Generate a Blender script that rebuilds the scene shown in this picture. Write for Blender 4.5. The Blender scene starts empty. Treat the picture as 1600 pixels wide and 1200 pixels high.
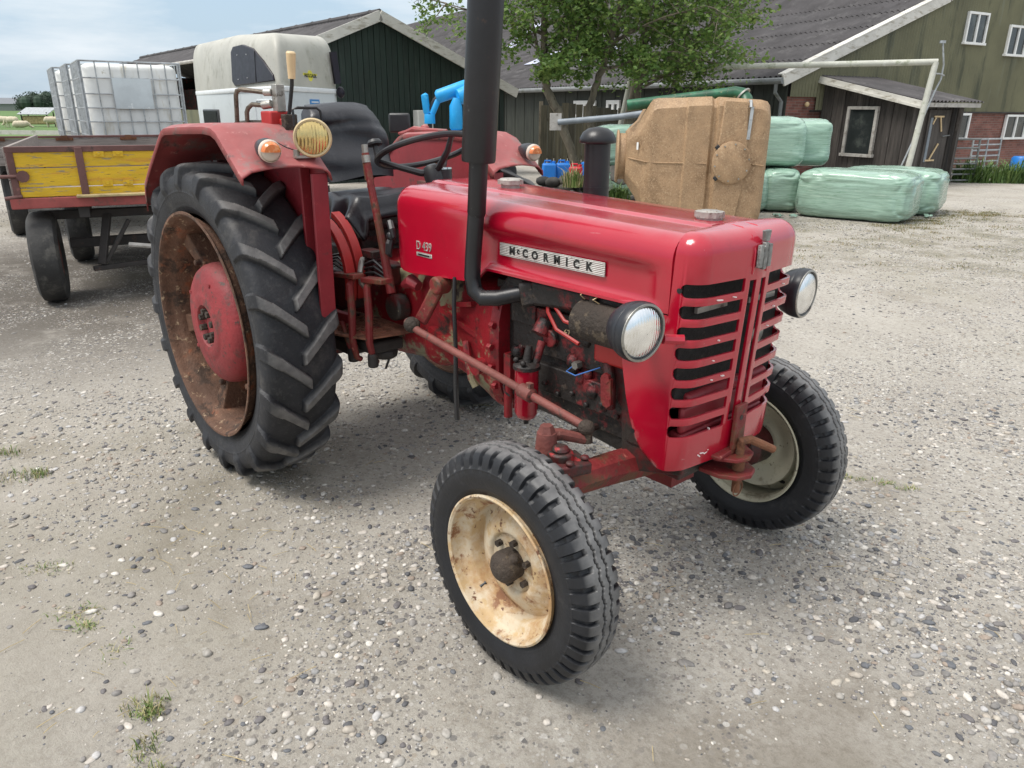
import bpy, bmesh, math, random
import numpy as np
from mathutils import Vector, Matrix, Euler, noise as mnoise
rnd = random.Random(7)
S = bpy.context.scene
COL = S.collection
PI = math.pi
# ---------------------------------------------------------------- camera, sky, sun, exposure
YAW, PITCH, ROLL = -0.8432, 0.3516, 0.0069
CAM = Vector((3.1822, -1.8491, 1.5564))
def camera():
    F = Vector((math.sin(YAW)*math.cos(PITCH), math.cos(YAW)*math.cos(PITCH), -math.sin(PITCH)))
    R = Vector((math.cos(YAW), -math.sin(YAW), 0)); U = R.cross(F)
    R2 = R*math.cos(ROLL)+U*math.sin(ROLL); U2 = -R*math.sin(ROLL)+U*math.cos(ROLL)
    cd = bpy.data.cameras.new('camera'); o = bpy.data.objects.new('camera', cd); COL.objects.link(o)
    o.matrix_world = Matrix(((R2.x, U2.x, -F.x, CAM.x), (R2.y, U2.y, -F.y, CAM.y), (R2.z, U2.z, -F.z, CAM.z), (0, 0, 0, 1)))
    cd.sensor_fit = 'HORIZONTAL'; cd.sensor_width = 36; cd.lens = 36*1163.0/1600
    cd.clip_start = 0.05; cd.clip_end = 5000
    S.camera = o
camera()
SUN_EL, SUN_AZ = math.radians(62), math.radians(200)   # azimuth of the sun measured from +Y clockwise
def sky():
    w = bpy.data.worlds.new('World'); S.world = w; w.use_nodes = True
    nt = w.node_tree; nt.nodes.clear()
    N = nt.nodes.new; L = nt.links.new
    out = N('ShaderNodeOutputWorld'); bg = N('ShaderNodeBackground'); bg.inputs['Strength'].default_value = 0.11
    st = N('ShaderNodeTexSky'); st.sky_type = 'NISHITA'; st.sun_disc = False
    st.sun_elevation = SUN_EL; st.sun_rotation = SUN_AZ; st.air_density = 1.2; st.dust_density = 3.0; st.ozone_density = 1.0
    tc = N('ShaderNodeTexCoord'); mp = N('ShaderNodeMapping'); mp.inputs['Scale'].default_value = (1.2, 1.2, 4.5)
    ns = N('ShaderNodeTexNoise'); ns.inputs['Scale'].default_value = 1.6; ns.inputs['Detail'].default_value = 6; ns.inputs['Roughness'].default_value = .55
    rp = N('ShaderNodeValToRGB'); rp.color_ramp.elements[0].position = .30; rp.color_ramp.elements[0].color = (.78, .78, .78, 1); rp.color_ramp.elements[1].position = .72; rp.color_ramp.elements[1].color = (.95, .95, .95, 1)
    mx = N('ShaderNodeMixRGB')
    sx = N('ShaderNodeSeparateXYZ'); gr = N('ShaderNodeValToRGB'); ge = gr.color_ramp.elements
    ge[0].position = 0.0; ge[0].color = (3.1, 3.85, 4.5, 1); ge[1].position = 1.0; ge[1].color = (8.6, 8.6, 8.6, 1)
    e = ge.new(.12); e.color = (3.0, 3.95, 4.85, 1); e = ge.new(.32); e.color = (5.2, 5.6, 5.95, 1)
    L(tc.outputs['Generated'], sx.inputs[0]); L(sx.outputs['Z'], gr.inputs[0]); 
    cl = N('ShaderNodeMixRGB'); cl.inputs[2].default_value = (5.6, 5.85, 6.1, 1); r2 = N('ShaderNodeValToRGB'); r2.color_ramp.elements[0].position = .44; r2.color_ramp.elements[1].position = .70; r2.color_ramp.elements[1].color = (.75, .75, .75, 1)
    m2 = N('ShaderNodeMapping'); m2.inputs['Scale'].default_value = (1.6, 1.6, 9); m2.inputs['Location'].default_value = (.35, .1, .2); n2 = N('ShaderNodeTexNoise'); n2.inputs['Scale'].default_value = 1.7; n2.inputs['Detail'].default_value = 7; n2.inputs['Roughness'].default_value = .6
    L(tc.outputs['Generated'], m2.inputs[0]); L(m2.outputs[0], n2.inputs['Vector']); L(n2.outputs['Fac'], r2.inputs[0]); L(r2.outputs[0], cl.inputs[0]); L(gr.outputs[0], cl.inputs[1]); L(cl.outputs[0], mx.inputs[2])
    L(tc.outputs['Generated'], mp.inputs[0]); L(mp.outputs[0], ns.inputs['Vector']); L(ns.outputs['Fac'], rp.inputs[0])
    L(rp.outputs[0], mx.inputs[0]); L(st.outputs[0], mx.inputs[1]); L(mx.outputs[0], bg.inputs['Color']); L(bg.outputs[0], out.inputs[0])
sky()
def sun():
    l = bpy.data.lights.new('sun', 'SUN'); l.energy = 2.0; l.angle = math.radians(26); l.color = (1, .96, .9)
    o = bpy.data.objects.new('sun', l); COL.objects.link(o)
    d = Vector((math.sin(SUN_AZ)*math.cos(SUN_EL), math.cos(SUN_AZ)*math.cos(SUN_EL), math.sin(SUN_EL)))
    o.rotation_euler = d.to_track_quat('Z', 'Y').to_euler(); o.location = (0, 0, 30)
sun()
vs = S.view_settings; vs.view_transform = 'Standard'; vs.look = 'None'; vs.gamma = 1; vs.use_curve_mapping = False; vs.exposure = 0.72
S.cycles.max_bounces = 6
# ---------------------------------------------------------------- yard frame: u to the right, v away from where one stands, both on the ground
RG = Vector((math.cos(YAW), -math.sin(YAW), 0)); FG = Vector((math.sin(YAW), math.cos(YAW), 0))
def yard(u, v, z=0): return Vector((CAM.x, CAM.y, 0))+RG*u+FG*v+Vector((0, 0, z))
YR = -YAW
# ---------------------------------------------------------------- materials
MATS = {}
def pm(name, base, rough=.5, metal=0, var=.12, scale=6, spots=(), bump=0, bscale=60, coat=0, spec=.5, stretch=None, trans=0, island=None, dust=0, dustcol=(.35, .32, .28), wave=None, brick=None, alpha=1, emis=None, hi=None):
    m = bpy.data.materials.new(name); m.use_nodes = True; MATS[name] = m
    nt = m.node_tree; N = nt.nodes.new; L = nt.links.new; b = nt.nodes['Principled BSDF']
    tc = N('ShaderNodeTexCoord'); co = tc.outputs['Object']
    if stretch:
        mp = N('ShaderNodeMapping'); mp.inputs['Scale'].default_value = stretch; L(co, mp.inputs[0]); co = mp.outputs[0]
    def noise(sc, det=5, ro=.6, vec=None):
        n = N('ShaderNodeTexNoise'); n.inputs['Scale'].default_value = sc; n.inputs['Detail'].default_value = det; n.inputs['Roughness'].default_value = ro
        L(vec or co, n.inputs['Vector']); return n.outputs['Fac']
    def ramp(f, lo, hi_):
        r = N('ShaderNodeMapRange'); r.interpolation_type = 'SMOOTHSTEP'; r.inputs['From Min'].default_value = lo; r.inputs['From Max'].default_value = hi_; L(f, r.inputs['Value']); return r.outputs[0]
    def mix(f, a, c2):
        x = N('ShaderNodeMix'); x.data_type = 'RGBA'; L(f, x.inputs[0])
        if isinstance(a, tuple): x.inputs[6].default_value = (*a, 1)
        else: L(a, x.inputs[6])
        if isinstance(c2, tuple): x.inputs[7].default_value = (*c2, 1)
        else: L(c2, x.inputs[7])
        return x.outputs[2]
    lo = tuple(max(0, c*(1-var)) for c in base); h2 = tuple(c*(1+var) for c in base)
    if brick:
        bt = N('ShaderNodeTexBrick'); bt.inputs['Color1'].default_value = (*base, 1); bt.inputs['Color2'].default_value = (*[c*.6 for c in base], 1)
        bt.inputs['Mortar'].default_value = (*brick[0], 1); bt.inputs['Scale'].default_value = 1; bt.inputs['Brick Width'].default_value = .22; bt.inputs['Row Height'].default_value = .065; bt.inputs['Mortar Size'].default_value = .006
        mp = N('ShaderNodeMapping'); mp.inputs['Rotation'].default_value = brick[1]; L(tc.outputs['Object'], mp.inputs[0]); L(mp.outputs[0], bt.inputs['Vector'])
        nn = ramp(noise(scale), .35, .65); mm = N('ShaderNodeMix'); mm.data_type = 'RGBA'; mm.blend_type = 'MULTIPLY'; mm.inputs[0].default_value = .6
        L(bt.outputs['Color'], mm.inputs[6]); L(mix(nn, (.6, .6, .6), (1.1, 1.1, 1.1)), mm.inputs[7]); c = mm.outputs[2]
    else:
        c = mix(ramp(noise(scale), .3, .7), lo, h2)
    if island:
        g = N('ShaderNodeNewGeometry'); r = N('ShaderNodeValToRGB'); r.color_ramp.interpolation = 'CONSTANT' if island[0] == 'C' else 'LINEAR'
        els = r.color_ramp.elements
        cols = island[1]
        while len(els) < len(cols): els.new(.5)
        for i, cc in enumerate(cols): els[i].position = i/len(cols) if island[0] == 'C' else i/(len(cols)-1); els[i].color = (*cc, 1)
        L(g.outputs['Random Per Island'], r.inputs[0])
        mm = N('ShaderNodeMix'); mm.data_type = 'RGBA'; mm.blend_type = 'MULTIPLY'; mm.inputs[0].default_value = 1
        L(r.outputs[0], mm.inputs[6]); L(mix(ramp(noise(scale), .3, .7), (1-var,)*3, (1+var,)*3), mm.inputs[7]); c = mm.outputs[2]
    fr = None
    for s in spots:
        col, sc, a, z = s[:4]
        vec = None
        if len(s) > 4 and s[4]:
            mp = N('ShaderNodeMapping'); mp.inputs['Scale'].default_value = s[4]; L(tc.outputs['Object'], mp.inputs[0]); vec = mp.outputs[0]
        f = ramp(noise(sc, 7, .68, vec), a, z)
        c = mix(f, c, col); fr = f if fr is None else fr
    if dust:
        g = N('ShaderNodeNewGeometry'); sx = N('ShaderNodeSeparateXYZ'); L(g.outputs['Normal'], sx.inputs[0])
        f = ramp(sx.outputs['Z'], .55, 1.0); mm = N('ShaderNodeMath'); mm.operation = 'MULTIPLY'; L(f, mm.inputs[0])
        m2 = N('ShaderNodeMath'); m2.operation = 'MULTIPLY'; m2.inputs[1].default_value = dust; L(ramp(noise(9, 6), .2, .7), m2.inputs[0]); L(m2.outputs[0], mm.inputs[1])
        c = mix(mm.outputs[0], c, dustcol)
    L(c, b.inputs['Base Color'])
    rr = N('ShaderNodeMapRange'); rr.inputs['To Min'].default_value = max(0, rough-.1); rr.inputs['To Max'].default_value = min(1, rough+.12); L(noise(scale*2.3), rr.inputs['Value']); L(rr.outputs[0], b.inputs['Roughness'])
    b.inputs['Metallic'].default_value = metal; b.inputs['Specular IOR Level'].default_value = spec
    b.inputs['Coat Weight'].default_value = coat; b.inputs['Coat Roughness'].default_value = .12
    b.inputs['Transmission Weight'].default_value = trans
    if alpha < 1: b.inputs['Alpha'].default_value = alpha
    if bump or wave:
        bp = N('ShaderNodeBump'); bp.inputs['Distance'].default_value = .01; bp.inputs['Strength'].default_value = bump or .5
        if wave:
            wv = N('ShaderNodeTexWave'); wv.bands_direction = wave[0]; wv.inputs['Scale'].default_value = wave[1]; wv.inputs['Distortion'].default_value = wave[2]; wv.inputs['Detail'].default_value = 3; L(tc.outputs['Object'], wv.inputs[0]); L(wv.outputs['Fac'], bp.inputs['Height'])
        else: L(noise(bscale, 6), bp.inputs['Height'])
        L(bp.outputs[0], b.inputs['Normal'])
    return m
RUST = (.13, .055, .028); GRIME = (.028, .022, .018)
pm('red_paint', (.39, .004, .022), .2, coat=.7, var=.10, scale=2, dust=.42, dustcol=(.42, .13, .14), spots=[((.27, .006, .018), 5, .55, .75), ((.22, .03, .03), 38, .66, .74), ((.48, .20, .19), 70, .70, .75), ((.45, .12, .13), 20, .68, .72, (.25, 1, 2.5))], bump=.05, bscale=6)
pm('red_chassis', (.23, .008, .014), .45, var=.2, spots=[((.24, .21, .125), 6, .54, .60), ((.03, .02, .016), 9, .52, .66), (RUST, 23, .6, .68)], bump=.25, bscale=40)
pm('red_greasy', (.085, .009, .010), .55, var=.3, spots=[(GRIME, 7, .42, .56), ((.30, .02, .022), 13, .6, .66), ((.22, .18, .11), 31, .66, .71)], bump=.5, bscale=35)
pm('engine_black', (.015, .012, .011), .55, var=.3, spots=[((.17, .014, .016), 8, .52, .62), ((.22, .16, .10), 30, .64, .70), ((.06, .045, .035), 17, .58, .66)], bump=.6, bscale=40)
pm('red_faded', (.30, .060, .060), .55, var=.15, spots=[((.20, .13, .12), 6, .52, .66), ((.075, .045, .042), 13, .57, .68), ((.48, .20, .18), 30, .60, .72), ((.16, .06, .04), 45, .64, .70)], dust=.3, dustcol=(.42, .24, .22), bump=.1, bscale=30)
pm('red_shield', (.23, .018, .026), .5, var=.15, spots=[((.09, .03, .03), 12, .58, .7), ((.33, .06, .06), 40, .62, .7)], bump=.1)
pm('red_rusty', (.19, .017, .018), .6, var=.25, spots=[(RUST, 12, .46, .6), ((.06, .035, .025), 24, .56, .66), ((.36, .12, .09), 35, .63, .7)], bump=.4, bscale=60)
pm('rod_rust', (.17, .052, .042), .65, var=.25, spots=[((.26, .03, .028), 9, .54, .66), ((.07, .045, .035), 18, .54, .66), ((.28, .16, .12), 40, .62, .7)], bump=.4, bscale=60)
pm('rusty_step', (.24, .10, .06), .75, var=.3, spots=[((.10, .04, .025), 14, .5, .62), ((.3, .05, .04), 6, .58, .66)], bump=.5, bscale=60)
pm('rust', (.16, .065, .032), .85, var=.35, spots=[((.06, .03, .02), 13, .52, .66), ((.28, .15, .08), 26, .56, .68)], bump=.6, bscale=70)
pm('rear_rim_rust', (.12, .060, .036), .8, var=.35, spots=[((.045, .025, .016), 11, .5, .62), ((.34, .24, .15), 30, .58, .68), ((.22, .07, .03), 6, .55, .65)], bump=.6, bscale=60)
pm('hub_red', (.24, .024, .028), .6, var=.2, spots=[((.10, .035, .03), 9, .52, .66), ((.06, .035, .028), 28, .60, .67)], dust=.35, dustcol=(.2, .12, .10), bump=.3, bscale=60)
pm('cream_rim', (.60, .51, .375), .6, var=.12, spots=[((.40, .24, .11), 6, .42, .62), ((.48, .34, .18), 16, .46, .62), ((.22, .10, .045), 10, .53, .62), ((.12, .05, .025), 30, .60, .66), ((.25, .03, .03), 7, .69, .71)], bump=.2, bscale=50)
pm('grey_rim', (.42, .40, .30), .55, var=.12, spots=[((.09, .07, .05), 45, .62, .67), ((.22, .19, .13), 9, .55, .7)], bump=.2)
pm('hub_grease', (.045, .033, .025), .8, var=.4, spots=[((.10, .075, .05), 25, .55, .65)], bump=1, bscale=70)
pm('tyre', (.016, .017, .021), .62, var=.25, scale=9, spots=[((.06, .057, .055), 8, .55, .75), ((.035, .035, .037), 50, .5, .7)], bump=.2, bscale=90, dust=.15, dustcol=(.13, .125, .12))
pm('front_tyre', (.010, .011, .014), .5, var=.25, scale=9, spots=[((.04, .04, .042), 10, .58, .75)], bump=.15, bscale=90)
def tread_dust(m, r0, r1, col):
    nt = m.node_tree; N = nt.nodes.new; L = nt.links.new; b = nt.nodes['Principled BSDF']
    old = b.inputs['Base Color'].links[0].from_socket
    tc = N('ShaderNodeTexCoord'); sx = N('ShaderNodeSeparateXYZ'); L(tc.outputs['Object'], sx.inputs[0])
    cb = N('ShaderNodeCombineXYZ'); L(sx.outputs[0], cb.inputs[0]); L(sx.outputs[2], cb.inputs[1])
    ln = N('ShaderNodeVectorMath'); ln.operation = 'LENGTH'; L(cb.outputs[0], ln.inputs[0])
    r = N('ShaderNodeMapRange'); r.inputs['From Min'].default_value = r0; r.inputs['From Max'].default_value = r1; L(ln.outputs['Value'], r.inputs['Value'])
    n = N('ShaderNodeTexNoise'); n.inputs['Scale'].default_value = 26; n.inputs['Detail'].default_value = 6; L(tc.outputs['Object'], n.inputs['Vector'])
    mu = N('ShaderNodeMath'); mu.operation = 'MULTIPLY'; L(r.outputs[0], mu.inputs[0]); L(n.outputs['Fac'], mu.inputs[1])
    x = N('ShaderNodeMix'); x.data_type = 'RGBA'; L(mu.outputs[0], x.inputs[0]); L(old, x.inputs[6]); x.inputs[7].default_value = (*col, 1); L(x.outputs[2], b.inputs['Base Color'])
tread_dust(MATS['front_tyre'], .336, .349, (.27, .265, .26)); tread_dust(MATS['tyre'], .655, .676, (.22, .21, .20))
pm('wagon_tyre', (.03, .029, .028), .75, var=.3, spots=[((.09, .085, .075), 8, .5, .7)], bump=.3)
pm('black_paint', (.010, .010, .012), .38, var=.2, spots=[((.07, .07, .07), 35, .66, .72), ((.05, .03, .02), 12, .62, .72)], bump=.08)
pm('black_plastic', (.02, .02, .022), .4, var=.2, spots=[((.08, .08, .075), 70, .66, .7)], bump=.08)
pm('lamp_shell', (.018, .020, .025), .36, var=.15, spots=[((.06, .06, .065), 18, .6, .75)])
pm('black_vinyl', (.011, .011, .015), .34, var=.15, spots=[((.055, .055, .06), 4, .5, .7)], bump=.12, bscale=120)
pm('chrome', (.7, .7, .68), .18, 1, var=.1)
pm('dull_metal', (.36, .35, .32), .45, .8, var=.25, spots=[((.12, .10, .08), 20, .55, .68)], bump=.2)
pm('cast_cap', (.38, .36, .33), .6, .5, var=.25, spots=[((.18, .12, .09), 30, .55, .65)], bump=.3)
pm('badge_metal', (.50, .49, .46), .42, .6, var=.2, scale=20, spots=[((.28, .26, .24), 40, .55, .7)], wave=('Z', 60, .5))
pm('emblem_metal', (.26, .26, .25), .5, .6, var=.3, scale=40, bump=.6, bscale=130)
pm('black_ink', (.012, .012, .012), .5)
pm('mesh_dark', (.012, .011, .010), .8, var=.5, scale=60, spots=[((.07, .06, .045), 50, .62, .68)], bump=.6, bscale=300)
pm('lens_glass', (.88, .89, .89), .16, 1, var=.08, scale=25, wave=('Y', 34, 1.2), bump=.14)
pm('amber_lens', (.62, .17, .04), .25, var=.15, spots=[((.75, .33, .14), 40, .5, .6)], coat=.5)
pm('clear_lens', (.55, .46, .38), .25, var=.15, coat=.5)
pm('yellow_lens', (.68, .50, .20), .16, .8, var=.15, scale=14, wave=('Y', 32, .8), bump=.35, coat=.4)
pm('tan_rim', (.52, .40, .22), .45, var=.12, spots=[((.3, .2, .1), 20, .6, .7)])
pm('handle_tan', (.62, .46, .26), .5, var=.15)
pm('pipe_brown', (.13, .11, .085), .5, .4, var=.3, spots=[((.06, .045, .03), 30, .5, .65)], bump=.2)
pm('hydraulic_red', (.38, .022, .020), .45, var=.15, spots=[((.10, .05, .04), 18, .6, .68)])
pm('paint_chip', (.75, .68, .66), .6)
pm('blue_cable', (.05, .17, .5), .5)
# farm yard
pm('yellow_planks', (.66, .42, .015), .6, var=.12, scale=4, stretch=(1, 8, 8), spots=[((.55, .27, .03), 2, .52, .68), ((.30, .24, .14), 6, .58, .62), ((.13, .08, .03), 9, .62, .66), ((.36, .30, .18), 14, .63, .68)], bump=.3, bscale=20)
pm('grey_planks', (.27, .235, .215), .8, var=.2, scale=3, stretch=(1, 10, 10), spots=[((.14, .10, .085), 4, .58, .7)], bump=.4, bscale=20)
pm('brown_steel', (.135, .060, .052), .65, var=.25, spots=[((.06, .035, .03), 12, .55, .68), ((.25, .10, .08), 9, .6, .7)], bump=.2)
pm('red_beam', (.30, .065, .058), .6, var=.2, spots=[((.14, .06, .05), 10, .55, .68)], bump=.1)
pm('dark_chassis', (.030, .026, .024), .7, var=.3, spots=[((.09, .05, .035), 9, .56, .7)])
pm('tank_plastic', (.68, .69, .67), .45, var=.06, spots=[((.50, .47, .38), 3, .52, .75, (3, 3, .7)), ((.36, .33, .25), 9, .64, .74)], trans=.0, bump=.05)
pm('galvanised', (.42, .44, .45), .45, .6, var=.2, spots=[((.25, .26, .26), 14, .5, .7)])
pm('label_plate', (.55, .60, .62), .35, .3, var=.12, scale=3, spots=[((.75, .78, .78), 5, .6, .68)])
pm('teal_plastic', (.03, .28, .25), .5)
pm('trailer_cream', (.43, .42, .37), .5, var=.08, scale=2, spots=[((.30, .29, .24), 3, .5, .7), ((.22, .21, .17), 12, .62, .72)], bump=.05)
pm('trailer_grey', (.60, .64, .66), .4, var=.04, scale=1, spots=[((.42, .45, .46), 2, .5, .7)])
pm('trailer_white', (.72, .74, .75), .4, var=.04)
pm('dark_window', (.015, .012, .02), .35, var=.2, spec=.3)
pm('sticker_yellow', (.65, .60, .08), .5); pm('sticker_blue', (.06, .24, .55), .5); pm('white_paint', (.78, .78, .76), .5, var=.05, spots=[((.5, .48, .42), 5, .58, .75)])
pm('barge_white', (.62, .60, .55), .6, var=.1, scale=2, spots=[((.36, .33, .27), 3, .5, .68, (1, 1, 4)), ((.30, .22, .13), 2, .62, .72)], bump=.1)
pm('dark_boards', (.026, .030, .022), .7, var=.3, scale=2, stretch=(4, 4, .6), spots=[((.05, .05, .04), 3, .55, .75)])
pm('green_boards', (.012, .025, .019), .6, var=.25, scale=2, stretch=(4, 4, .6), spots=[((.04, .05, .042), 3, .55, .75)], bump=.1)
pm('olive_sheet', (.155, .150, .085), .55, var=.15, scale=.8, spots=[((.07, .075, .045), 1.2, .5, .7, (2, 2, .35)), ((.19, .20, .14), .8, .56, .78, (2.5, 2.5, .3))], bump=.04)
pm('roof_sheet', (.060, .056, .058), .85, var=.25, scale=1.2, spots=[((.115, .11, .11), 1.5, .5, .7), ((.20, .20, .19), 9, .66, .72), ((.035, .03, .03), 3, .58, .68)], bump=.25, bscale=14)
pm('rooflight', (.48, .50, .62), .5, var=.1)
pm('gutter_grey', (.19, .20, .20), .5, var=.15, spots=[((.10, .11, .09), 3, .5, .7)])
pm('bricks', (.27, .11, .085), .85, var=.15, scale=1.2, brick=((.22, .17, .15), (PI/2, 0, 0)), bump=0)
pm('tarred_boards', (.052, .045, .040), .8, var=.35, scale=3, stretch=(6, 6, .5), island=('L', [(.035, .030, .027), (.060, .052, .047), (.085, .074, .066)]), spots=[((.13, .12, .11), 6, .62, .7, (4, 4, .4))], bump=.5, bscale=15)
pm('fence_boards', (.06, .052, .035), .85, var=.35, scale=3, stretch=(6, 6, .5), island=('L', [(.030, .028, .020), (.06, .055, .036), (.085, .076, .05)]), bump=.5, bscale=15)
pm('weathered_frame', (.42, .40, .37), .7, var=.15, spots=[((.22, .2, .17), 8, .52, .66)])
pm('glass_pane', (.03, .035, .035), .08, var=.2, scale=2, spec=.7, spots=[((.09, .10, .09), 2, .5, .7)])
pm('goal_paint', (.50, .50, .44), .55, var=.12, scale=4, spots=[((.26, .28, .20), 4, .5, .68), ((.62, .62, .58), 9, .58, .7)], bump=.1)
pm('brown_grp', (.35, .225, .125), .6, var=.15, scale=5, spots=[((.20, .12, .06), 2.2, .5, .72), ((.46, .32, .19), 38, .50, .66), ((.16, .095, .05), 60, .56, .66)], bump=.6, bscale=90)
pm('green_pipe', (.012, .085, .040), .4, var=.3, spots=[((.25, .25, .13), 14, .60, .68), ((.03, .16, .08), 6, .55, .7)])
pm('grey_pipe', (.20, .23, .26), .5, var=.15)
pm('bale_wrap', (.27, .405, .325), .25, var=.16, scale=5, stretch=(.6, .6, 7), spots=[((.38, .53, .43), 4, .54, .70), ((.17, .29, .21), 6, .54, .66), ((.40, .53, .45), 9, .60, .75)], bump=.4, bscale=9, coat=.35)
pm('blue_foam', (.012, .33, .72), .45, var=.06, spots=[((.04, .45, .82), 9, .56, .7)], bump=.08)
pm('blue_drum', (.015, .17, .55), .4, var=.1); pm('red_can', (.50, .012, .03), .4, var=.1); pm('rubble', (.045, .042, .038), .8, var=.4, island=('L', [(.02, .02, .02), (.05, .047, .042), (.10, .09, .07)]), bump=.4)
pm('bark', (.17, .145, .105), .9, var=.25, scale=9, stretch=(1, 1, .35), spots=[((.07, .058, .042), 11, .5, .64), ((.28, .25, .18), 16, .58, .68)], bump=1, bscale=26)
pm('leaf', (.06, .11, .025), .5, var=.2, island=('L', [(.08, .15, .032), (.12, .215, .045), (.175, .275, .06), (.25, .33, .09)]))
def translucent(m):
    nt = m.node_tree; b = nt.nodes['Principled BSDF']; t = nt.nodes.new('ShaderNodeBsdfTranslucent'); a = nt.nodes.new('ShaderNodeMixShader'); a.inputs[0].default_value = .38
    nt.links.new(b.inputs['Base Color'].links[0].from_socket, t.inputs['Color']); nt.links.new(b.outputs[0], a.inputs[1]); nt.links.new(t.outputs[0], a.inputs[2])
    o = [n for n in nt.nodes if n.type == 'OUTPUT_MATERIAL'][0]; nt.links.new(a.outputs[0], o.inputs['Surface'])
translucent(MATS['leaf'])
pm('weed', (.09, .16, .04), .6, var=.2, island=('L', [(.05, .10, .025), (.09, .17, .035), (.15, .22, .06)]))
pm('grass_blade', (.10, .15, .035), .6, var=.2, island=('L', [(.08, .15, .03), (.14, .21, .05), (.32, .29, .13), (.40, .34, .20)]))
pm('moss', (.12, .12, .04), .8, var=.2, island=('L', [(.05, .085, .02), (.12, .13, .035), (.22, .17, .06), (.2, .13, .05)]))
pm('far_trees', (.030, .052, .034), .8, var=.3, scale=.3); pm('farm_grey', (.16, .17, .19), .7)
pm('wool', (.55, .48, .36), .9, var=.12, bump=.3); pm('straw', (.42, .33, .17), .9, var=.3, bump=.6)
pm('cabinet', (.60, .60, .57), .5, var=.05)
pm('pebble', (.3, .3, .3), .7, var=.18, scale=90, island=('C', [(.34, .32, .29), (.12, .125, .135), (.46, .43, .39), (.24, .225, .21), (.56, .53, .48), (.085, .085, .09), (.13, .12, .12), (.37, .33, .28), (.27, .265, .26), (.42, .41, .40), (.16, .15, .145), (.48, .44, .39), (.29, .235, .19), (.36, .34, .31), (.42, .38, .32), (.31, .29, .26), (.19, .18, .17)]))
def ground_mat():
    m = bpy.data.materials.new('gravel_concrete'); m.use_nodes = True; MATS['ground'] = m
    nt = m.node_tree; N = nt.nodes.new; L = nt.links.new; b = nt.nodes['Principled BSDF']; tc = N('ShaderNodeTexCoord'); co = tc.outputs['Object']
    def noise(sc, det=6, ro=.6):
        n = N('ShaderNodeTexNoise'); n.inputs['Scale'].default_value = sc; n.inputs['Detail'].default_value = det; n.inputs['Roughness'].default_value = ro; L(co, n.inputs['Vector']); return n.outputs['Fac']
    def rng(f, a, z):
        r = N('ShaderNodeMapRange'); r.interpolation_type = 'SMOOTHSTEP'; r.inputs['From Min'].default_value = a; r.inputs['From Max'].default_value = z; L(f, r.inputs['Value']); return r.outputs[0]
    def mix(f, a, c2):
        x = N('ShaderNodeMix'); x.data_type = 'RGBA'
        if isinstance(f, float): x.inputs[0].default_value = f
        else: L(f, x.inputs[0])
        for s, q in ((6, a), (7, c2)):
            if isinstance(q, tuple): x.inputs[s].default_value = (*q, 1)
            else: L(q, x.inputs[s])
        return x.outputs[2]
    def mul(a, c2):
        x = N('ShaderNodeMath'); x.operation = 'MULTIPLY'; L(a, x.inputs[0])
        if isinstance(c2, float): x.inputs[1].default_value = c2
        else: L(c2, x.inputs[1])
        return x.outputs[0]
    c = mix(rng(noise(1.3), .3, .7), (.39, .36, .316), (.485, .455, .405))
    c = mix(mul(rng(noise(38, 8, .75), .42, .66), .7), c, (.24, .215, .185))
    c = mix(rng(noise(160, 4, .7), .52, .66), c, (.50, .47, .42)); c = mix(mul(rng(noise(230, 4, .75), .55, .68), .6), c, (.17, .155, .135)); c = mix(mul(rng(noise(12, 8, .75), .5, .68), .5), c, (.25, .22, .18))
    def near(u, v, r0, r1):
        p = yard(u, v); d = N('ShaderNodeVectorMath'); d.operation = 'DISTANCE'; L(co, d.inputs[0]); d.inputs[1].default_value = p
        r = N('ShaderNodeMapRange'); r.interpolation_type = 'SMOOTHSTEP'; r.inputs['From Min'].default_value = r1; r.inputs['From Max'].default_value = r0; L(d.outputs['Value'], r.inputs['Value']); return r.outputs[0]
    def inv(f):
        x = N('ShaderNodeMath'); x.operation = 'SUBTRACT'; x.inputs[0].default_value = 1; L(f, x.inputs[1]); return x.outputs[0]
    patch = rng(noise(.9, 6, .65), .40, .60)
    sandy = near(-1.9, 2.6, .6, 2.6)
    patch = mul(patch, inv(mul(sandy, .75)))
    c = mix(mul(sandy, .6), c, mix(rng(noise(5), .35, .65), (.445, .41, .355), (.385, .35, .30)))
    c = mix(mul(rng(noise(.55, 7, .7), .52, .66), .6), c, (.215, .185, .145))
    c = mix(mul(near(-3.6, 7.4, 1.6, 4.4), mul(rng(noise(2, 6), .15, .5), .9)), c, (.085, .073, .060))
    c = mix(mul(near(-2.6, 3.1, .1, .8), mul(rng(noise(4, 6), .45, .6), .5)), c, (.18, .15, .11))
    c = mix(mul(near(6.2, 10.0, 2.0, 4.5), mul(rng(noise(1.6, 7, .7), .40, .62), .7)), c, (.17, .155, .10))
    for sc, col_lo in ((40, .30), (90, .34)):
        v = N('ShaderNodeTexVoronoi'); v.inputs['Scale'].default_value = sc; v.inputs['Randomness'].default_value = 1; L(co, v.inputs['Vector'])
        sep = N('ShaderNodeSeparateColor'); L(v.outputs['Color'], sep.inputs[0])
        inside = rng(v.outputs['Distance'], .46, .36)
        keep = N('ShaderNodeMath'); keep.operation = 'GREATER_THAN'; keep.inputs[1].default_value = .50; L(sep.outputs[0], keep.inputs[0])
        f = mul(mul(inside, keep.outputs[0]), patch)
        r = N('ShaderNodeValToRGB'); els = r.color_ramp.elements; r.color_ramp.interpolation = 'CONSTANT'
        cols = [(.34, .32, .29), (.10, .10, .11), (.46, .44, .40), (.21, .19, .18), (.62, .60, .57), (.065, .065, .075), (.38, .33, .27), (.15, .14, .135), (.5, .47, .42)]
        while len(els) < len(cols): els.new(.5)
        for i, cc in enumerate(cols): els[i].position = i/len(cols); els[i].color = (*cc, 1)
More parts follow.
